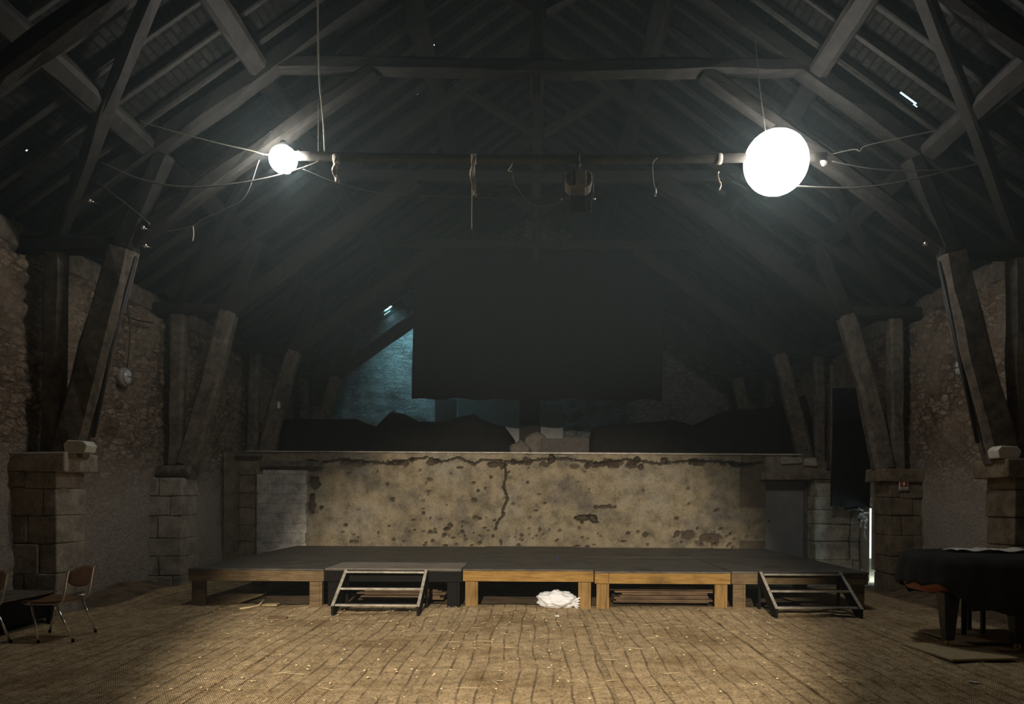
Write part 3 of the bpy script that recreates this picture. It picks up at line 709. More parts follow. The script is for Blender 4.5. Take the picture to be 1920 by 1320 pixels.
# ------------------------------------------------------------------ stage
SX = [at(p, 1068, 10.47).x for p in (352, 608, 867, 1114, 1371, 1629)]
SH = 0.55; ZS = [0, 0, 0.012, -0.004, 0.0]
fasc = ['pine_dull', 'black_paint', 'pine', 'pine', 'pine_dull']
pn = ['leftmost', 'second from the left', 'middle', 'second from the right', 'rightmost']
fl = ['brown front board', 'black front board behind steps', 'yellow front board above the bag', 'yellow front board above planks', 'brown front board behind steps']
mid = 12.85
for k in range(5):
    for r, (ya, yb) in enumerate(((10.47, mid), (mid + 0.02, 15.2))):
        xa_, xb_ = SX[k] + 0.008, SX[k + 1] - 0.008; z = SH + ZS[k] + random.uniform(-0.004, 0.004)
        lab = ('%s front-row stage platform, %s' % (pn[k], fl[k])) if r == 0 else ('%s rear-row stage platform, against the cracked wall' % pn[k])
        S = thing('stage_platform', ((xa_ + xb_) / 2, (ya + yb) / 2, 0), lab, 'stage', 'wooden stage platforms')
        bm = BM(); box(bm, xa_, xb_, ya - (0.02 if r == 0 else 0), yb, z - 0.022, z, jit=0.003)
        obj('deck', bm, 'ply', S, bevel=0.003)
        if k == 1 and r == 0:
            bm = BM(); box(bm, xa_ + 0.01, xb_ - 0.01, ya - 0.015, ya + 1.0, z, z + 0.008); o = obj('deck_plank', bm, 'ply_pale', S); o['label'] = 'paler worn plank'
        fm = fasc[k]
        bm = BM()
        if r == 0 and k == 3:
            box(bm, xa_, xa_ + 0.19, ya, ya + 0.035, z - 0.175, z - 0.024); box(bm, xa_ + 0.2, xb_, ya, ya + 0.035, z - 0.175, z - 0.024)
        else: box(bm, xa_, xb_, ya, ya + 0.035, z - 0.175 if r == 0 else z - 0.12, z - 0.024)
        o = obj('front_board', bm, fm if r == 0 else 'pine_dull', S, bevel=0.004)
        bm = BM()
        for x in (xa_, xb_ - 0.035): box(bm, x, x + 0.035, ya + 0.036, yb, z - 0.16, z - 0.024)
        obj('side_rail', bm, 'pine_dull', S)
        lm = {'pine': 'pine_post', 'pine_dull': 'pine_dull', 'black_paint': 'black_paint'}[fm]
        for x in (xa_ + 0.03, xb_ - 0.21):
            for y in (ya + 0.04, yb - 0.12):
                bm = BM(); box(bm, x, x + 0.14, y, y + 0.035, 0.0, z - 0.16); box(bm, x + (0.142 if x < (xa_ + xb_) / 2 and k else 0.142), x + 0.178, y, y + 0.09, 0.0, z - 0.03)
                obj('leg', bm, lm, S, bevel=0.004)
# steps
def steps(x0, x1, label):
    S = thing('stage_steps', ((x0 + x1) / 2, 10.0, 0), label, 'steps', 'black wooden steps up to the stage')
    for x in (x0, x1 - 0.035):
        bm = BM(); prof = [(9.66, 0.03), (9.66, 0.15), (10.36, SH + 0.0), (10.44, SH + 0.0), (10.44, SH - 0.12), (9.82, 0.03)]
        a = [bm.verts.new((x, y, z)) for y, z in prof]; b_ = [bm.verts.new((x + 0.035, y, z)) for y, z in prof]
        for i in range(6): bm.faces.new((a[i], a[(i + 1) % 6], b_[(i + 1) % 6], b_[i]))
        bm.faces.new(a); bm.faces.new(b_[::-1]); st_ = obj('stringer', bm, 'black_paint', S, bevel=0.003)
        bm = BM(); beam(bm, [(x + 0.0175, 9.655, 0.155), (x + 0.0175, 10.36, SH + 0.008)], 0.008, 0.04, (1, 0, 0), 0.001, 0.2)
        o = obj('worn_edge', bm, 'worn_edge', st_); o['label'] = 'pale worn top edge of the side board'
        bm = BM(); box(bm, x, x + 0.035, 10.40, 10.44, 0.02, SH - 0.12); obj('rear_post', bm, 'black_paint', S)
    for y, z in ((9.72, 0.165), (9.99, 0.345), (10.27, SH - 0.01)):
        bm = BM(); box(bm, x0 + 0.036, x1 - 0.036, y, y + 0.2, z - 0.022, z); t = obj('tread', bm, 'black_paint', S, bevel=0.003)
        bm = BM(); box(bm, x0 + 0.036, x1 - 0.036, y - 0.006, y + 0.012, z - 0.02, z + 0.003); box(bm, x0 + 0.04, x1 - 0.04, y + 0.012, y + 0.06, z, z + 0.002); o = obj('nosing', bm, 'worn_edge', t); o['label'] = 'pale worn step edge'
    return S
steps(at(622, 1160, 9.7).x, at(787, 1160, 9.7).x, 'black wooden steps with worn pale edges against the left of the stage')
steps(at(1452, 1160, 9.7).x, at(1616, 1160, 9.7).x, 'black wooden steps with worn pale edges against the right end of the stage')

# plank piles under the stage
def planks(px0, px1, d, n, groupname, where, seed, z0=0.03, dep=0.5):
    rnd = random.Random(seed); z = z0; xa_, xb_ = at(px0, 1130, d).x, at(px1, 1130, d).x
    order = ['lowest', 'second from the bottom', 'third from the bottom', 'fourth from the bottom', 'fifth from the bottom', 'sixth from the bottom', 'seventh from the bottom', 'topmost']
    for i in range(n):
        h = rnd.choice((0.018, 0.022, 0.027)); a = xa_ + rnd.uniform(-0.02, 0.16); c = xb_ - rnd.uniform(-0.06, 0.12)
        if i == n - 1: a += 0.25 * (xb_ - xa_); c -= 0.15 * (xb_ - xa_)
        bm = BM(); box(bm, a, c, d + rnd.uniform(-0.03, 0.03), d + dep, z, z + h, jit=0.002, rot=rnd.uniform(-0.02, 0.02))
        nm = 'topmost' if i == n - 1 else order[i]
        tag(obj('plank', bm, 'plank', bevel=0.002), '%s brown plank of the pile %s' % (nm, where), 'plank', groupname); z += h + rnd.choice((0.001, 0.004, 0.010))
planks(1146, 1338, 11.0, 8, 'planks piled under the right of the stage', 'under the stage beside the plastic bag', 4)
planks(668, 830, 11.2, 7, 'planks piled behind the left steps', 'behind the left steps', 9)

# plastic bag
bm = BM(); p = at(1046, 1122, 10.36)
blob(bm, (p.x, p.y + 0.12, 0.14), (0.27, 0.17, 0.125), 5, 0.22, 1.6, 4.0, 0.035)
for v in bm.verts:
    n_ = (v.co - Vector((p.x, p.y + 0.12, 0.12))).normalized(); v.co += n_ * (0.04 * abs(noise.noise(v.co * Vector((5, 5, 9)).length * 0.5)) + 0.008 * noise.noise(v.co * 24))
B = thing('plastic_bag', (p.x, p.y + 0.12, 0.03), 'crumpled white plastic bag under the middle stage platform', 'bag')
obj('bag_body', bm, 'plastic', B, smooth=True)
bm = BM()
for i in range(5):
    a = -0.5 + i * 0.3; pts = [(p.x + 0.2, p.y + 0.05, 0.12), (p.x + 0.26, p.y + 0.03 + a * 0.05, 0.16 - 0.03 * i), (p.x + 0.30, p.y + a * 0.08, 0.19 - 0.045 * i)]
    tube(bm, pts, 0.028, 5, 0.01)
obj('tied_end', bm, 'plastic', B)

# small litter on the floor
def flat_piece(name, px, py, w_, l_, h_, rot, mat, label, cat, zoff=0.03):
    dy = py - CY - ROLL * (px - CX); d = EYE * F / dy; x = (px - CX) / F * d; bm = BM(); z = mat_h(x, d) + zoff
    box(bm, x - w_ / 2, x + w_ / 2, d - l_ / 2, d + l_ / 2, z, z + h_, rot=rot, jit=0.004)
    return tag(obj(name, bm, mat), label, cat)
flat_piece('wood_offcut', 509, 1142, 0.2, 0.14, 0.02, 0.1, 'ply_sheet', 'small pale wood offcut by the leg of the leftmost platform', 'wood')
flat_piece('wood_splinter', 522, 1165, 0.26, 0.05, 0.015, -0.15, 'plank', 'dark wood splinter on the floor left of the left steps', 'wood')
flat_piece('white_pebble', 1045, 1161, 0.05, 0.05, 0.02, 0.4, 'white', 'small white crumb on the central burlap strip below the bag', 'pebble')
flat_piece('paper_scrap', 1827, 1287, 0.05, 0.07, 0.004, 0.5, 'white', 'torn white paper scrap on the floor before the piano', 'paper')
q = at(1044, 1049, 12.2); bm = BM(); lathe(bm, [(0.035, 0), (0.035, 0.02), (0.028, 0.024)], (q.x, 12.2, SH + 0.014), (0, 0, 1), 12)
tag(obj('bottle_cap', bm, 'blue_plastic'), 'tiny dark blue cap lying on the middle stage platform', 'cap')
bm = BM(); pts = [Vector(q) for q in (at(450, 1152, 10.0), at(470, 1142, 10.15), at(485, 1136, 10.3), at(498, 1124, 10.6))]
for q in pts: q.z = 0.06
pts[-1].z = 0.12; tube(bm, pts, 0.012, 6)
tag(obj('stick', bm, 'straw'), 'pale broken stick on the floor in front of the leftmost platform', 'stick')
bm = BM(); c = at(1583, 1290, 6.3); c.z = mat_h(c.x, c.y) + 0.055; lp = []
for i in range(60):
    t = i / 59 * 4 * math.pi; lp.append(c + Vector((0.09 * math.sin(t) + 0.012 * t - 0.05, 0.10 * math.sin(2 * t + 0.6) * 0.9, 0.01 * math.sin(t * 1.7) )))
tube(bm, lp, 0.003, 5); tag(obj('wire_loop', bm, 'straw'), 'loop of pale yellow wire on the right front floor', 'wire')

# ------------------------------------------------------------------ behind the stage wall: heaps, boards, sacks, curtains
def heap(name, sil, d, dep, label, mat='tarp', seed=1):
    bm = BM(); pts = [(at(px, py, d)) for px, py in sil]; n = 90; m_ = 16
    xs_ = [pts[0].x + (pts[-1].x - pts[0].x) * i / n for i in range(n + 1)]
    def prof(x):
        for a, c in zip(pts[:-1], pts[1:]):
            if a.x <= x <= c.x: 
                t = (x - a.x) / max(1e-6, c.x - a.x); return a.z + (c.z - a.z) * t
        return pts[-1].z
    g = []
    for i, x in enumerate(xs_):
        row = []
        for j in range(m_ + 1):
            t = j / m_; y = d - dep * 0.45 + dep * t
            k = math.sin(math.pi * min(1, max(0, t)) ) ** 0.6
            z = 2.37 + (prof(x) - 2.37) * k
            if 0 < j < m_: z += 0.05 * noise.noise(Vector((x * 2.5, y * 2.5, seed))) * (1 if j != m_ // 2 else 0.2)
            row.append(bm.verts.new((x, y, max(2.365, z))))
        g.append(row)
    for i in range(n):
        for j in range(m_): bm.faces.new((g[i][j], g[i + 1][j], g[i + 1][j + 1], g[i][j + 1]))
    bm.faces.new([r_[0] for r_ in g]); bm.faces.new(g[0]); bm.faces.new(g[-1][::-1]); bm.faces.new([r_[-1] for r_ in g][::-1])
    return tag(obj(name, bm, mat, smooth=True), label, 'heap')
heap('tarp_heap', [(518, 786), (560, 784), (600, 785), (665, 785), (690, 795), (707, 799), (735, 772), (757, 775), (785, 790), (820, 790), (860, 783), (888, 775), (905, 787), (930, 796), (945, 798), (956, 812), (966, 826), (970, 848)], 17.6, 1.9, 'dark tarpaulin covered heap on the left behind the cracked wall', seed=1)
heap('tarp_heap', [(1100, 838), (1112, 800), (1180, 796), (1260, 786), (1300, 797), (1358, 770), (1400, 768), (1440, 764), (1465, 756), (1480, 746), (1510, 742), (1524, 800)], 16.95, 1.0, 'dark tarpaulin covered heap on the right behind the cracked wall', seed=5)
# boards, door and gable details behind
def board(name, px0, py0, px1, py1, d, mat, label, th=0.03):
    a, c = at(px0, py0, d), at(px1, py1, d); bm = BM(); box(bm, a.x, c.x, d, d + th, 2.37, a.z, jit=0.004)
    return tag(obj(name, bm, mat, bevel=0.003), label, 'board')
board('white_board', 858, 745, 976, 800, 20.9, 'dull_white', 'pale board standing on the loft floor under the curtain hem')
board('narrow_board', 974, 724, 1012, 800, 20.6, 'brown_board', 'tall narrow grey board right of the pale board')
board('white_board', 1014, 758, 1056, 800, 20.8, 'dull_white', 'small pale board right of the tall narrow board')
board('plank_door', 816, 748, 856, 800, 21.1, 'brown_board', 'dark plank hatch left of the pale board')
# sacks and box on the wall edge
bm = BM(); c = at(975, 832, 16.3); blob(bm, (c.x, 16.3, 2.56), (0.24, 0.2, 0.22), 3, 0.3, 1.5, 2.0, 2.375)
tag(obj('sack', bm, 'sack', smooth=True), 'limp beige sack on the wall edge, end of the left heap', 'sack')
bm = BM(); c = at(1000, 815, 16.5); blob(bm, (c.x + 0.05, 16.55, 2.66), (0.3, 0.2, 0.3), 3, 0.3, 1.7, 6.0, 2.375)
tag(obj('sack', bm, 'sack', smooth=True), 'larger beige sack slumped behind, left of the brown box', 'sack')
a, c = at(1014, 822, 16.2), at(1104, 850, 16.2)
bm = BM(); box(bm, a.x, c.x, 16.1, 16.5, 2.375, a.z, jit=0.006)
tag(obj('wooden_box', bm, 'brown_board', bevel=0.005), 'dull brown box right behind the middle of the wall top', 'box')
# the big black curtain, hanging from the third truss
def curtain(px0, px1, pyt, pyb, d, label, n=60, amp=0.05, fold=2.2):
    a, c = at(px0, pyb, d), at(px1, pyb, d); zt_ = at(px0, pyt, d).z; bm = BM(); rows = []
    for j in range(9):
        t = j / 8; row = []
        for i in range(n + 1):
            x = a.x + (c.x - a.x) * i / n; z = zt_ + (a.z - zt_) * t + (0.02 * math.sin(i * 0.7) if j == 8 else 0)
            row.append(bm.verts.new((x + 0.02 * math.sin(t * 5), d + amp * (0.4 + t * 0.6) * math.sin(x * fold * 2 + 1.5 * noise.noise(Vector((x, t, 0)))), z)))
        rows.append(row)
    for j in range(8):
        for i in range(n): bm.faces.new((rows[j][i], rows[j][i + 1], rows[j + 1][i + 1], rows[j + 1][i]))
    o = obj('curtain', bm, 'black_cloth', smooth=True); md = o.modifiers.new('t', 'SOLIDIFY'); md.thickness = 0.01
    return tag(o, label, 'curtain')
curtain(773, 1243, 458, 748, 16.55, 'large black curtain hanging from the third truss above the stage wall')
curtain(1559, 1668, 728, 950, 13.55 + 0.9, 'black drape hanging in the right bay beside the bright door gap', 24, 0.04)
bm = BM(); tube(bm, [at(773, 456, 16.5), at(1243, 456, 16.5)], 0.02, 8)
tag(obj('curtain_rod', bm, 'dark_metal'), 'thin dark rod along the top of the large black curtain', 'rod')
a = at(1556, 726, 14.42); c = at(1672, 726, 14.42)
bm = BM(); tube(bm, [a, c], 0.018, 8); tag(obj('curtain_rod', bm, 'dark_metal'), 'short rod carrying the black drape in the right bay', 'rod')
bm = BM(); q = at(1556, 735, 14.6); beam(bm, [(6.03, 15.24, 0.0), (6.03, 15.24, 4.3)], 0.08, 0.08, (0, 1, 0), 0.004)
tag(obj('timber_post', bm, 'oak'), 'slim timber post left of the black drape behind the stage', 'post')

# ------------------------------------------------------------------ pipe and what hangs on it
def pp(px, py, d=PIPE_D): return at(px, py, d)
bm = BM(); tube(bm, spline([pp(552, 292), pp(750, 296), pp(1000, 299), pp(1250, 298), pp(1400, 296), pp(1548, 294)], 6), 0.055, 14)
tag(obj('lighting_pipe', bm, 'steel'), 'long grey steel pipe slung across the hall between the two lamps', 'pipe')
def cablething(name, pts, r, mat, label, cat='cable', seg=6, n=8, parent=None):
    bm = BM(); tube(bm, spline(pts, n), r, seg); o = obj(name, bm, mat)
    return tag(o, label, cat)
cablething('rope', [pp(596, -60), pp(596, 40), pp(599, 150), pp(606, 225), pp(609, 290), pp(607, 300)], 0.011, 'rope', 'pale rope hanging from the roof to the left end of the pipe')
cablething('suspension_wire', [pp(597, 190), pp(597, 250), pp(597, 290)], 0.006, 'cable', 'short thin wire beside the pale rope above the pipe')
cablething('suspension_wire', [pp(1416, 70), pp(1424, 160), pp(1434, 235), pp(1438, 288)], 0.005, 'cable', 'thin wire rising from the pipe beside the large right lamp')
cablething('stay_wire', [pp(262, 226), pp(290, 236), pp(400, 266), pp(470, 282), pp(500, 290), pp(552, 291)], 0.007, 'rope', 'taut pale wire running left from the small lamp to the roof')
cablething('sagging_cable', [pp(190, 305), pp(260, 335), pp(340, 350), pp(420, 347), pp(500, 334), pp(570, 314), pp(600, 302)], 0.010, 'cable', 'sagging cable left of the small lamp')
cablething('sagging_cable', [pp(568, 317), pp(590, 326), pp(622, 339), pp(700, 360), pp(780, 366), pp(960, 372), pp(1040, 366)], 0.004, 'cable', 'faint thin wire sagging below the pipe')
cablething('stay_wire', [pp(1548, 292), pp(1600, 280), pp(1612, 283), pp(1628, 272), pp(1720, 252), pp(1782, 239)], 0.006, 'rope', 'taut pale wire running right from the large lamp to the roof')
cablething('sagging_cable', [pp(1560, 302), pp(1620, 314), pp(1690, 320), pp(1760, 318), pp(1803, 314)], 0.007, 'cable', 'upper of two sagging cables right of the large lamp')
cablething('sagging_cable', [pp(1470, 348), pp(1560, 352), pp(1620, 351), pp(1700, 339), pp(1780, 320), pp(1866, 300)], 0.010, 'cable', 'lower of two sagging cables right of the large lamp')
cablething('electric_cable', [pp(304, 436), pp(360, 424), pp(378, 412), pp(420, 393), pp(460, 368), pp(486, 300)], 0.005, 'cable', 'thin cable looping up from the left truss elbow to the small lamp')
cablething('iron_rod', [at(178, 340, 9.2), at(230, 378, 9.2), at(281, 421, 9.2)], 0.016, 'steel', 'straight iron rod slanting down to the left truss elbow', 'rod')
cablething('hanging_string', [pp(362, 424), pp(363, 440), pp(361, 452)], 0.006, 'rag', 'short pale string dangling near the left truss elbow', 'string')
# lamps
def flood(px, py, r, mat, label):  # globe takes the size of the bloom; the lamp itself is tiny
    p = pp(px, py); T = thing('bloom_lamp', p, label, 'lamp', 'lit lamps on the pipe')
    bm = BM(); bmesh.ops.create_uvsphere(bm, u_segments=40, v_segments=24, radius=r); bmesh.ops.translate(bm, vec=p, verts=bm.verts[:])
    obj('globe', bm, mat, T, smooth=True)['label'] = 'glowing white globe sized to the lamp bloom'
    bm = BM(); lathe(bm, [(0.03, r + 0.06), (0.045, r + 0.04), (0.05, r - 0.02 * r), (0.05, r * 0.97)], p, (0, 0, 1), 16)
    obj('socket', bm, 'dark_metal', T); return T
flood(531, 299, 0.165, 'bloom_glow', 'dazzling white lamp, bloom shaped as a small globe, at the left end of the pipe')
flood(1455, 305, 0.385, 'bloom_glow_large', 'dazzling white lamp, bloom shaped as a large globe, near the right end of the pipe')
# rags
def rag(px, py0, py1, wpx, label, tail=None, knots=2):
    T = thing('rag_tie', pp(px, py0), label, 'rag', 'rags tied to the pipe'); bm = BM(); d = PIPE_D - 0.075; n = 14; L = []
    rr = random.Random(px)
    for i in range(n + 1):
        t = i / n; c = pp(px + 2.5 * math.sin(t * 6 + px), py0 + (py1 - py0) * t, d); ww = wpx / 2 / F * d * (1 - 0.3 * math.sin(t * 9) * 0.6)
        L.append([bm.verts.new(c + Vector((a * ww, 0.02 * math.sin(a * 3 + t * 12), 0))) for a in (-1, -0.3, 0.35, 1)])
    for a, c in zip(L[:-1], L[1:]):
        for k in range(3): bm.faces.new((a[k], a[k + 1], c[k + 1], c[k]))
    o = obj('strip', bm, 'rag', T, smooth=True); md = o.modifiers.new('t', 'SOLIDIFY'); md.thickness = 0.006
    bm = BM(); c = pp(px, 298); lathe(bm, [(0.058, -0.03), (0.066, -0.015), (0.066, 0.02), (0.058, 0.035)], c, (1, 0, 0), 16); obj('knot', bm, 'rag', T)
    if tail: 
        bm = BM(); tube(bm, spline([pp(px - 2, py0 + 20, d), pp(px - 3, (py1 + tail) / 2, d), pp(px - 3, tail, d)], 5), 0.008, 5); obj('string', bm, 'rag', T)
rag(630, 293, 341, 9, 'short pale rag tied to the left part of the pipe')
rag(888, 290, 368, 8, 'long pale rag with a string tail hanging from the pipe', 430)
rag(1348, 322, 356, 3, 'narrow pale strip hanging just left of the large lamp')
cablething('cable_hook', [pp(963, 301), pp(958, 312), pp(953, 320), pp(960, 321)], 0.008, 'rag', 'small curled cloth tie on the pipe left of the stage spotlight', 'tie')
cablething('power_cable', [pp(961, 326), pp(966, 345), pp(985, 372), pp(1010, 386), pp(1040, 382), pp(1072, 369)], 0.007, 'cable', 'power cable looping below the pipe into the stage spotlight')
T = thing('plug_lead', pp(1228, 297), 'short lead with a plug dangling from the pipe left of the large lamp', 'cable')
bm = BM(); tube(bm, spline([pp(1232, 296, PIPE_D - .07), pp(1224, 306, PIPE_D - .07), pp(1224, 330, PIPE_D - .07), pp(1227, 352, PIPE_D - .07)], 6), 0.007, 6); obj('lead', bm, 'cable', T)
bm = BM(); c = pp(1228, 360, PIPE_D - .07); lathe(bm, [(0.012, 0.05), (0.022, 0.03), (0.024, -0.02), (0.016, -0.03)], c, (0, 0, 1), 12); obj('plug', bm, 'grey_metal', T)
bm = BM(); 
for s in (-0.008, 0.008): tube(bm, [c + Vector((s, 0, -0.03)), c + Vector((s, 0, -0.055))], 0.004, 6)
obj('pins', bm, 'chrome', T)
# rag at the right end
bm = BM(); c = pp(1546, 304); blob(bm, c, (0.05, 0.03, 0.05), 2, 0.6, 2, 3); tag(obj('cloth_knot', bm, 'rag'), 'knotted white cloth at the right end of the pipe', 'rag')
# the theatre spotlight hanging under the pipe, barn doors pointing down
T = thing('stage_spotlight', pp(1084, 298), 'unlit grey stage spotlight with barn doors hanging under the middle of the pipe', 'spotlight')
c = pp(1084, 344); s_ = PIPE_D / F
bm = BM(); hw, hh = 25 * s_, 17 * s_; out = []
for k in range(24):
    a = 2 * math.pi * k / 24; out.append((c.x + hw * math.copysign(abs(math.cos(a)) ** 0.6, math.cos(a)), c.z + hh * math.copysign(abs(math.sin(a)) ** 0.6, math.sin(a))))
loft_prism(bm, out, c.y - 0.16, c.y + 0.10); obj('body', bm, 'grey_metal', T, bevel=0.012)
bm = BM()
for k in range(24):
    a = 2 * math.pi * k / 24
    if abs(math.cos(a)) < 0.55: continue
    x = c.x + hw * 0.82 * math.cos(a); z = c.z + hh * 0.82 * math.sin(a); r_ = 0.03
    beam(bm, [(x - r_ * math.cos(a), c.y - 0.163, z - r_ * math.sin(a)), (x + r_ * math.cos(a), c.y - 0.163, z + r_ * math.sin(a))], 0.006, 0.01, (0, 1, 0), 0, 1)
box(bm, c.x - 0.075, c.x - 0.045, c.y - 0.168, c.y - 0.155, c.z - 0.08, c.z + 0.1)
obj('vent_slots', bm, 'black_paint', T)
bm = BM(); box(bm, c.x - 0.035, c.x + 0.09, c.y - 0.175, c.y - 0.155, c.z - 0.085, c.z + 0.09); obj('access_panel', bm, 'grey_metal', T, bevel=0.008)
bm = BM(); box(bm, c.x - 0.10, c.x + 0.085, c.y - 0.13, c.y + 0.08, c.z - hh - 0.09, c.z - hh + 0.01); obj('lens_tube', bm, 'grey_metal', T, bevel=0.008)
zt_ = c.z - hh - 0.09
for dx0, dx1, dx2, nm in ((-0.10, -0.10, -0.16, 0), (0.085, 0.085, 0.15, 1)):
    for y0_, y1_ in ((c.y - 0.13, c.y - 0.20), (c.y + 0.08, c.y + 0.13)):
        pass
bm = BM(); q = [bm.verts.new(v) for v in ((c.x - 0.10, c.y - 0.13, zt_), (c.x + 0.085, c.y - 0.13, zt_), (c.x + 0.085, c.y - 0.22, zt_ - 0.23), (c.x - 0.10, c.y - 0.22, zt_ - 0.23))]; bm.faces.new(q)
o = obj('barn_door', bm, 'dark_metal', T); o.modifiers.new('t', 'SOLIDIFY').thickness = 0.004
for s in (-1, 1):
    xi = c.x - 0.10 if s < 0 else c.x + 0.085
    bm = BM(); q = [bm.verts.new(v) for v in ((xi, c.y - 0.13, zt_), (xi, c.y + 0.08, zt_), (xi + s * 0.07, c.y + 0.08, zt_ - 0.19), (xi + s * 0.07, c.y - 0.13, zt_ - 0.19))]; bm.faces.new(q)
    o = obj('barn_door', bm, 'dark_metal', T); o.modifiers.new('t', 'SOLIDIFY').thickness = 0.004
    bm = BM(); tube(bm, [(xi, c.y - 0.134, zt_), (xi, c.y - 0.224, zt_ - 0.23), (xi + s * 0.07, c.y - 0.16, zt_ - 0.19), (xi + s * 0.065, c.y - 0.15, zt_ - 0.02)], 0.003, 5)
    obj('door_rim', bm, 'steel', T)
bm = BM()
tube(bm, [(c.x - hw - 0.02, c.y, c.z - 0.2), (c.x - hw - 0.02, c.y, c.z + 0.12), (c.x - hw + 0.05, c.y, c.z + hh + 0.03), (c.x, c.y, c.z + hh + 0.04), (c.x + hw - 0.05, c.y, c.z + hh + 0.03), (c.x + hw + 0.02, c.y, c.z + 0.12), (c.x + hw + 0.02, c.y, c.z - 0.2)], 0.009, 6)
obj('yoke', bm, 'steel', T)
bm = BM(); lathe(bm, [(0.02, 0.0), (0.02, 0.06), (0.035, 0.07), (0.035, 0.1)], (c.x, c.y - 0.02, c.z + hh + 0.03), (0, 0, 1), 10); lathe(bm, [(0.062, -0.02), (0.075, -0.015), (0.075, 0.015), (0.062, 0.02)], pp(1084, 297), (1, 0, 0), 16); obj('clamp', bm, 'dark_metal', T)
for s in (-1, 1):
    bm = BM(); lathe(bm, [(0.012, -0.015), (0.016, 0), (0.012, 0.015)], (c.x + s * (hw + 0.035), c.y, c.z - 0.19), (1, 0, 0), 10); obj('knob', bm, 'chrome', T)

# small clamp lamps at the truss elbows
for px, py, lab in ((272, 461, 'tiny chrome clamp at the left elbow of the nearest truss'), (268, 427, 'small metal hook above the left elbow of the nearest truss'), (168, 376, 'small chrome fitting high on the left roof brace'), (1735, 457, 'tiny chrome clamp at the right elbow of the nearest truss')):
    p = at(px, py, 9.25); bm = BM(); lathe(bm, [(0.015, -0.03), (0.028, -0.01), (0.03, 0.02), (0.01, 0.035)], p, (0.3, -1, 0.2), 10); lathe(bm, [(0.008, 0), (0.008, 0.12)], p, (0.3, 1, 0.1), 6)
    tag(obj('clamp', bm, 'chrome'), lab, 'clamp')

# round bulkhead lamps on the side walls
for px, py, d, s, nm in ((232, 707, 11.5, -1, 'left'), (1803, 690, 11.35, 1, 'right')):
    p = at(px, py, d); p.x = s * (WX - 0.07)
    d = abs(p.x) / abs((px - CX) / F); p = at(px, py, d); p.x = s * (WX - 0.05)
    T = thing('wall_lamp', p, 'unlit round glass lamp hanging on the %s stone wall below its cord' % nm, 'lamp', 'round wall lamps')
    bm = BM(); lathe(bm, [(0.14, 0.06), (0.15, 0.0), (0.15, -0.05), (0.13, -0.06)], p, (s, 0, 0), 20); obj('housing', bm, 'grey_metal', T)
    bm = BM(); lathe(bm, [(0.125, -0.06), (0.11, -0.09), (0.07, -0.12), (0.02, -0.13)], p, (s, 0, 0), 20); obj('glass', bm, 'milky', T)
    bm = BM()
    tube(bm, [(p.x - s * 0.135, p.y, p.z - 0.13), (p.x - s * 0.145, p.y, p.z + 0.13)], 0.005, 5); tube(bm, [(p.x - s * 0.135, p.y - 0.13, p.z), (p.x - s * 0.145, p.y + 0.13, p.z)], 0.005, 5); obj('guard', bm, 'steel', T)
    cablething('lamp_cord', [(p.x - s * 0.06, p.y, p.z + 0.14), (p.x - s * 0.09, p.y + 0.02, p.z + 0.6), (p.x - s * 0.07, p.y, p.z + 1.0), (p.x - s * 0.05, p.y - 0.02, 4.6)], 0.009, 'cable_black', 'black cord running down the %s wall to the round lamp' % nm, 'cord')
cablething('wall_cable', [(-WX + 0.12, 10.8, 4.45), (-WX + 0.12, 11.6, 4.33), (-WX + 0.12, 12.3, 4.4)], 0.012, 'cable_black', 'thin black cable sagging along the top of the left wall')
# plate on the left truss far leg
p = at(522, 760, 16.05); bm = BM(); lathe(bm, [(0.03, -0.01), (0.06, 0), (0.03, 0.01)], p, (0, 1, 0), 8); bmesh.ops.scale(bm, vec=(0.8, 1, 1.6), verts=bm.verts[:], space=Matrix.Translation(-p))
tag(obj('label_tag', bm, 'white'), 'small pale leaf-shaped tag on the left leg of the third truss', 'tag')

# fire extinguisher sign on the right pier
p = at(1694, 908, 12.42); T = thing('fire_sign', (p.x, 12.42, p.z), 'small red fire extinguisher sign on the right stone pier', 'sign')
w_, h_ = 0.075, 0.1
bm = BM(); box(bm, p.x - w_, p.x + w_, 12.405, 12.425, p.z - h_, p.z + h_); obj('plate', bm, 'sign_white', T)
bm = BM(); box(bm, p.x - w_ + .01, p.x + w_ - .01, 12.40, 12.404, p.z - h_ + 0.055, p.z + h_ - .01); obj('red_field', bm, 'red_sign', T)
bm = BM(); box(bm, p.x - w_ + .01, p.x + w_ - .01, 12.40, 12.404, p.z - h_ + 0.01, p.z - h_ + 0.035); obj('lower_strip', bm, 'sign_grey', T)
bm = BM(); lathe(bm, [(0.004, 0.068), (0.006, 0.055), (0.014, 0.045), (0.015, 0.0), (0.013, -0.002)], (p.x, 12.395, p.z + 0.0 - 0.025), (0, 0, 1), 10); tube(bm, [(p.x, 12.393, p.z + 0.035), (p.x - 0.016, 12.393, p.z + 0.03), (p.x - 0.02, 12.393, p.z + 0.005)], 0.003, 5)
obj('extinguisher_symbol', bm, 'sign_white', T)

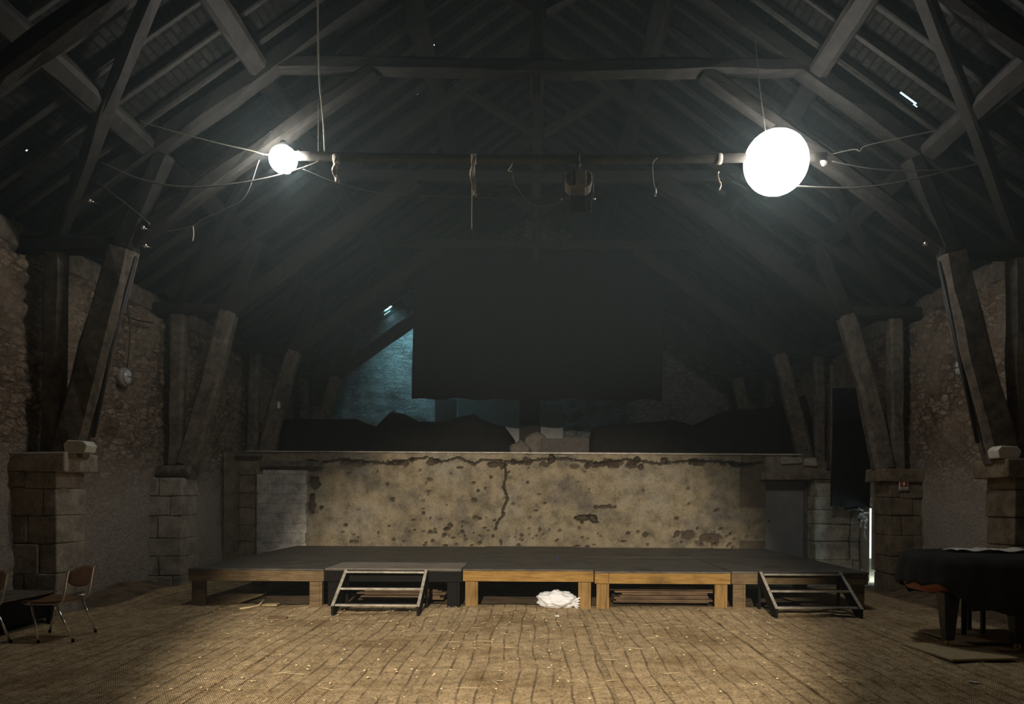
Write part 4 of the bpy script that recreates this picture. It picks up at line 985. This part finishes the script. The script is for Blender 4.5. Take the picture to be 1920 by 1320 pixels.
# ------------------------------------------------------------------ chairs and bench at the left
def chair(off, label):
    off = Vector(off); T = thing('metal_chair', Vector((-4.98, 8.2, 0.0)) + off, label, 'chair', 'metal legged plywood chairs')
    O = lambda *p: Vector(p) + off
    zs_ = 0.45
    bm = BM(); n = 14; rows = []
    for i in range(n + 1):
        u = i / n; row = []
        for j in range(11):
            v = j / 10; x = -4.76 - 0.48 * u; y = 7.97 + 0.46 * v; e = 0.04 * (abs(v - 0.5) * 2) ** 4
            if u in (0, 1) : y = 7.97 + 0.04 + 0.38 * v
            z = zs_ + 0.02 * ((v - 0.5) * 2) ** 2 - 0.018 * math.sin(math.pi * u) - (0.03 * ((u - 0.85) / 0.15) ** 2 if u > 0.85 else 0)
            row.append(bm.verts.new(O(x, y, z)))
        rows.append(row)
    for a, c in zip(rows[:-1], rows[1:]):
        for k in range(10): bm.faces.new((a[k], a[k + 1], c[k + 1], c[k]))
    o = obj('seat', bm, 'chair_ply', T, smooth=True); md = o.modifiers.new('t', 'SOLIDIFY'); md.thickness = 0.014
    bm = BM(); rows = []
    for i in range(9):
        u = i / 8; row = []
        for j in range(13):
            v = j / 12; y = 8.0 + 0.42 * v; hgt = 0.075 * (1 - (abs(v - 0.5) * 2) ** 3) + 0.035
            z = 0.70 + (u - 0.5) * 2 * hgt; x = -4.735 + 0.05 * (1 - ((v - 0.5) * 2) ** 2) + 0.16 * (z - 0.70)
            row.append(bm.verts.new(O(x, y, z)))
        rows.append(row)
    for a, c in zip(rows[:-1], rows[1:]):
        for k in range(12): bm.faces.new((a[k], a[k + 1], c[k + 1], c[k]))
    o = obj('backrest', bm, 'chair_back', T, smooth=True); md = o.modifiers.new('t', 'SOLIDIFY'); md.thickness = 0.012
    for y in (7.985, 8.435):
        bm = BM(); tube(bm, spline([O(-5.2, y, 0.425), O(-4.95, y, 0.425), O(-4.80, y, 0.44), O(-4.76, y, 0.52), O(-4.73, y, 0.7), O(-4.705, y, 0.80), O(-4.66, y, 0.82)], 5), 0.011, 8); obj('back_upright', bm, 'chrome', T)
    bm = BM(); tube(bm, [O(-5.2, 7.985, 0.425), O(-5.2, 8.435, 0.425)], 0.011, 8); tube(bm, [O(-4.9, 7.985, 0.425), O(-4.9, 8.435, 0.425)], 0.011, 8); tube(bm, [O(-5.2, 8.455, 0.455), O(-4.8, 8.455, 0.455)], 0.011, 8); obj('seat_frame', bm, 'chrome', T)
    for a, c in (((-5.10, 7.98), (-4.97, 7.90)), ((-5.12, 8.43), (-5.24, 8.50)), ((-4.84, 7.98), (-4.66, 7.98)), ((-4.84, 8.43), (-4.74, 8.52))):
        bm = BM(); tube(bm, [O(a[0], a[1], 0.425), O(c[0], c[1], 0.045)], 0.012, 8); l = obj('leg', bm, 'chrome', T)
        bm = BM(); tube(bm, [O(c[0], c[1], 0.06), O(c[0], c[1], 0.03)], 0.016, 8); obj('rubber_foot', bm, 'black_paint', l)
    return T
chair((-0.2, -0.13, 0), 'brown plywood chair with chrome legs standing by the left wall')
chair((-0.72, -0.75, 0), 'brown plywood chair cut off by the left edge of the photo, near the slatted bench')
T = thing('slatted_bench', (-6.0, 8.0, 0), 'low dark slatted wooden bench against the left wall behind the chairs', 'bench')
bm = BM()
for i in range(5): box(bm, -6.32 + i * 0.115, -6.22 + i * 0.115, 6.4, 9.0, 0.40, 0.425, jit=0.004)
obj('slats', bm, 'oak', T)
bm = BM(); box(bm, -6.3, -5.78, 6.45, 8.95, 0.12, 0.395); obj('skirt', bm, 'black_paint', T)
for y in (6.5, 7.7, 8.85):
    bm = BM(); box(bm, -5.80, -5.75, y, y + 0.06, 0.02, 0.40); obj('leg', bm, 'black_paint', T)

# ------------------------------------------------------------------ covered piano at the right
T = thing('grand_piano', (5.0, 8.0, 0), 'grand piano hidden under a black cover at the right edge', 'piano')
out = [(4.08, 8.12), (4.18, 7.8), (4.5, 7.5), (4.9, 7.28), (5.5, 7.15), (5.9, 7.5), (5.95, 8.7), (5.2, 9.0), (4.5, 8.9), (4.15, 8.5)]
def smooth_closed(o_, n=6):
    P = [Vector((x, y, 0)) for x, y in o_]; m_ = len(P); r_ = []
    for i in range(m_):
        a, b_, c, d = P[(i - 1) % m_], P[i], P[(i + 1) % m_], P[(i + 2) % m_]
        for k in range(n):
            t = k / n; r_.append(0.5 * ((2 * b_) + (-a + c) * t + (2 * a - 5 * b_ + 4 * c - d) * t * t + (-a + 3 * b_ - 3 * c + d) * t ** 3))
    return r_
ol = smooth_closed(out); cen = Vector((5.0, 8.05, 0))
bm = BM(); rings = []
for z, k in ((0.60, 0.93), (0.66, 0.97), (0.95, 0.97), (0.97, 0.94)):
    rings.append([bm.verts.new((cen + (p - cen) * k) + Vector((0, 0, z))) for p in ol])
n = len(ol)
for a, c in zip(rings[:-1], rings[1:]):
    for i in range(n): bm.faces.new((a[i], a[(i + 1) % n], c[(i + 1) % n], c[i]))
bm.faces.new(rings[0][::-1]); bm.faces.new(rings[-1]); obj('case', bm, 'mahogany', T, smooth=True)['label'] = 'red brown polished case'
bm = BM(); rings = []
for j, (z, k) in enumerate(((1.0, 0.6), (0.998, 0.93), (0.985, 0.985), (0.9, 1.01), (0.78, 1.03), (0.66, 1.04), (0.56, 1.05))):
    row = []
    for i, p in enumerate(ol):
        f = (j / 6) * 0.03 * math.sin(i * 1.9) + (j / 6) * 0.02 * math.sin(i * 0.8 + 1)
        q = cen + (p - cen) * (k + f * 0.6); zz = z + (0.012 * noise.noise(Vector((q.x * 4, q.y * 4, 0))) if j < 3 else 0)
        if j >= 5:
            lift = 0.14 * math.exp(-((q.x - 4.12) / 0.16) ** 2) ; zz += lift * (j - 4) * 0.5 + 0.02 * math.sin(i * 1.1)
            if q.x > 4.4: zz -= 0.05 * (j - 4)
        row.append(bm.verts.new((q.x, q.y, zz)))
    rings.append(row)
for a, c in zip(rings[:-1], rings[1:]):
    for i in range(n): bm.faces.new((a[i], a[(i + 1) % n], c[(i + 1) % n], c[i]))
bm.faces.new(rings[0])
o = obj('cover', bm, 'cover', T, smooth=True); o['label'] = 'black cloth cover'; md = o.modifiers.new('t', 'SOLIDIFY'); md.thickness = 0.006
for x, y in ((4.3, 7.78), (4.92, 7.62), (5.55, 8.6)):
    bm = BM()
    for (z0_, w0), (z1_, w1) in (((0.62, 0.085), (0.12, 0.045)),):
        a = [bm.verts.new((x + sx * w0, y + sy * w0, z0_)) for sx, sy in ((-1, -1), (1, -1), (1, 1), (-1, 1))]; c = [bm.verts.new((x + sx * w1, y + sy * w1, z1_)) for sx, sy in ((-1, -1), (1, -1), (1, 1), (-1, 1))]
        for i in range(4): bm.faces.new((a[i], a[(i + 1) % 4], c[(i + 1) % 4], c[i]))
        bm.faces.new(a); bm.faces.new(c[::-1])
    l = obj('leg', bm, 'lacquer', T, bevel=0.005)
    bm = BM(); lathe(bm, [(0.035, -0.015), (0.035, 0.015)], (x, y, 0.085), (0.4, 1, 0), 14); lathe(bm, [(0.02, 0), (0.02, 0.06)], (x, y, 0.08), (0, 0, 1), 8)
    cst = obj('caster', bm, 'brass', l)
bm = BM()
for dx in (-0.03, 0.03): tube(bm, [(5.28 + dx, 8.0, 0.62), (5.28 + dx, 8.0, 0.15)], 0.012, 8)
box(bm, 5.18, 5.38, 7.95, 8.05, 0.11, 0.17); obj('pedal_lyre', bm, 'lacquer', T)
for dx in (-0.05, 0, 0.05):
    bm = BM(); box(bm, 5.28 + dx - 0.01, 5.28 + dx + 0.01, 7.86, 7.95, 0.12, 0.13); obj('pedal', bm, 'brass', T)
# a stool whose legs show under the piano
T = thing('piano_stool', (4.85, 8.55, 0), 'dark stool pushed under the covered piano, only thin legs showing', 'stool')
bm = BM(); box(bm, 4.68, 5.1, 8.4, 8.75, 0.48, 0.53); obj('seat', bm, 'lacquer', T, bevel=0.01)
for x, y in ((4.72, 8.44), (4.80, 8.36), (5.06, 8.44), (5.06, 8.71)):
    bm = BM(); box(bm, x - 0.02, x + 0.02, y - 0.02, y + 0.02, 0.07, 0.485); obj('leg', bm, 'lacquer', T)
# plywood sheets under the legs
for x0_, x1_, y0_, y1_, rot, lab in ((3.92, 4.62, 7.15, 7.95, 0.12, 'plywood sheet under the front leg of the piano'), (4.5, 5.5, 8.0, 8.75, 0.05, 'plywood sheet farther back under the piano')):
    bm = BM(); box(bm, x0_, x1_, y0_, y1_, 0.045, 0.063, rot=rot); tag(obj('plywood_sheet', bm, 'ply_sheet', bevel=0.002), lab, 'board', 'plywood sheets under the piano')
# paper on top of the cover
for i, (x0_, x1_, y0_, y1_, r_, lab) in enumerate(((4.65, 5.05, 8.25, 8.55, 0.2, 'left sheet of white paper lying on the piano cover'), (5.0, 5.45, 8.15, 8.5, -0.15, 'right sheet of white paper lying on the piano cover'))):
    bm = BM(); g_ = []
    for a in range(9):
        g_.append([bm.verts.new((x0_ + (x1_ - x0_) * a / 8, y0_ + (y1_ - y0_) * c / 5, 1.02 + 0.012 * math.sin(a * 1.1 + c + i) + 0.006 * i + 0.01 * (a == 8))) for c in range(6)])
    for a in range(8):
        for c in range(5): bm.faces.new((g_[a][c], g_[a + 1][c], g_[a + 1][c + 1], g_[a][c + 1]))
    o = obj('paper_sheet', bm, 'white', smooth=True); o.modifiers.new('t', 'SOLIDIFY').thickness = 0.002
    tag(o, lab, 'paper', 'papers on the piano cover')

# ------------------------------------------------------------------ added haze: some dust, lamp glow and lifted blacks
m = bpy.data.materials.new('added_haze'); m.use_nodes = True; nt = m.node_tree
for n_ in list(nt.nodes): nt.nodes.remove(n_)
out_ = nt.nodes.new('ShaderNodeOutputMaterial'); vs_ = nt.nodes.new('ShaderNodeVolumeScatter')
vs_.inputs['Color'].default_value = (0.72, 0.95, 1.0, 1); vs_.inputs['Density'].default_value = 0.0105; vs_.inputs['Anisotropy'].default_value = 0.2
nt.links.new(vs_.outputs[0], out_.inputs['Volume']); M['air'] = m
bm = BM(); loft_prism(bm, [(-6.3, 3.0), (6.3, 3.0), (6.3, 5.2), (0, 9.75), (-6.3, 5.2)], 4.2, GAB - 0.1)
tag(obj('added_haze', bm, 'air'), 'thin added haze under the roof, part dust, part lamp glow', 'haze', kind='stuff')

m2 = m.copy(); m2.name = 'thin_air'  # second haze, added to lift the blacks low down
for n_ in m2.node_tree.nodes:
    if n_.type == 'VOLUME_SCATTER': n_.inputs['Density'].default_value = 0.0024; n_.inputs['Color'].default_value = (0.8, 0.95, 1.0, 1)
M['thin_air'] = m2
bm = BM(); box(bm, -6.3, 6.3, 4.2, GAB - 0.1, 0.03, 2.99)
tag(obj('added_haze', bm, 'thin_air'), 'very faint added haze lifting the blacks over floor and stage', 'haze', kind='stuff')
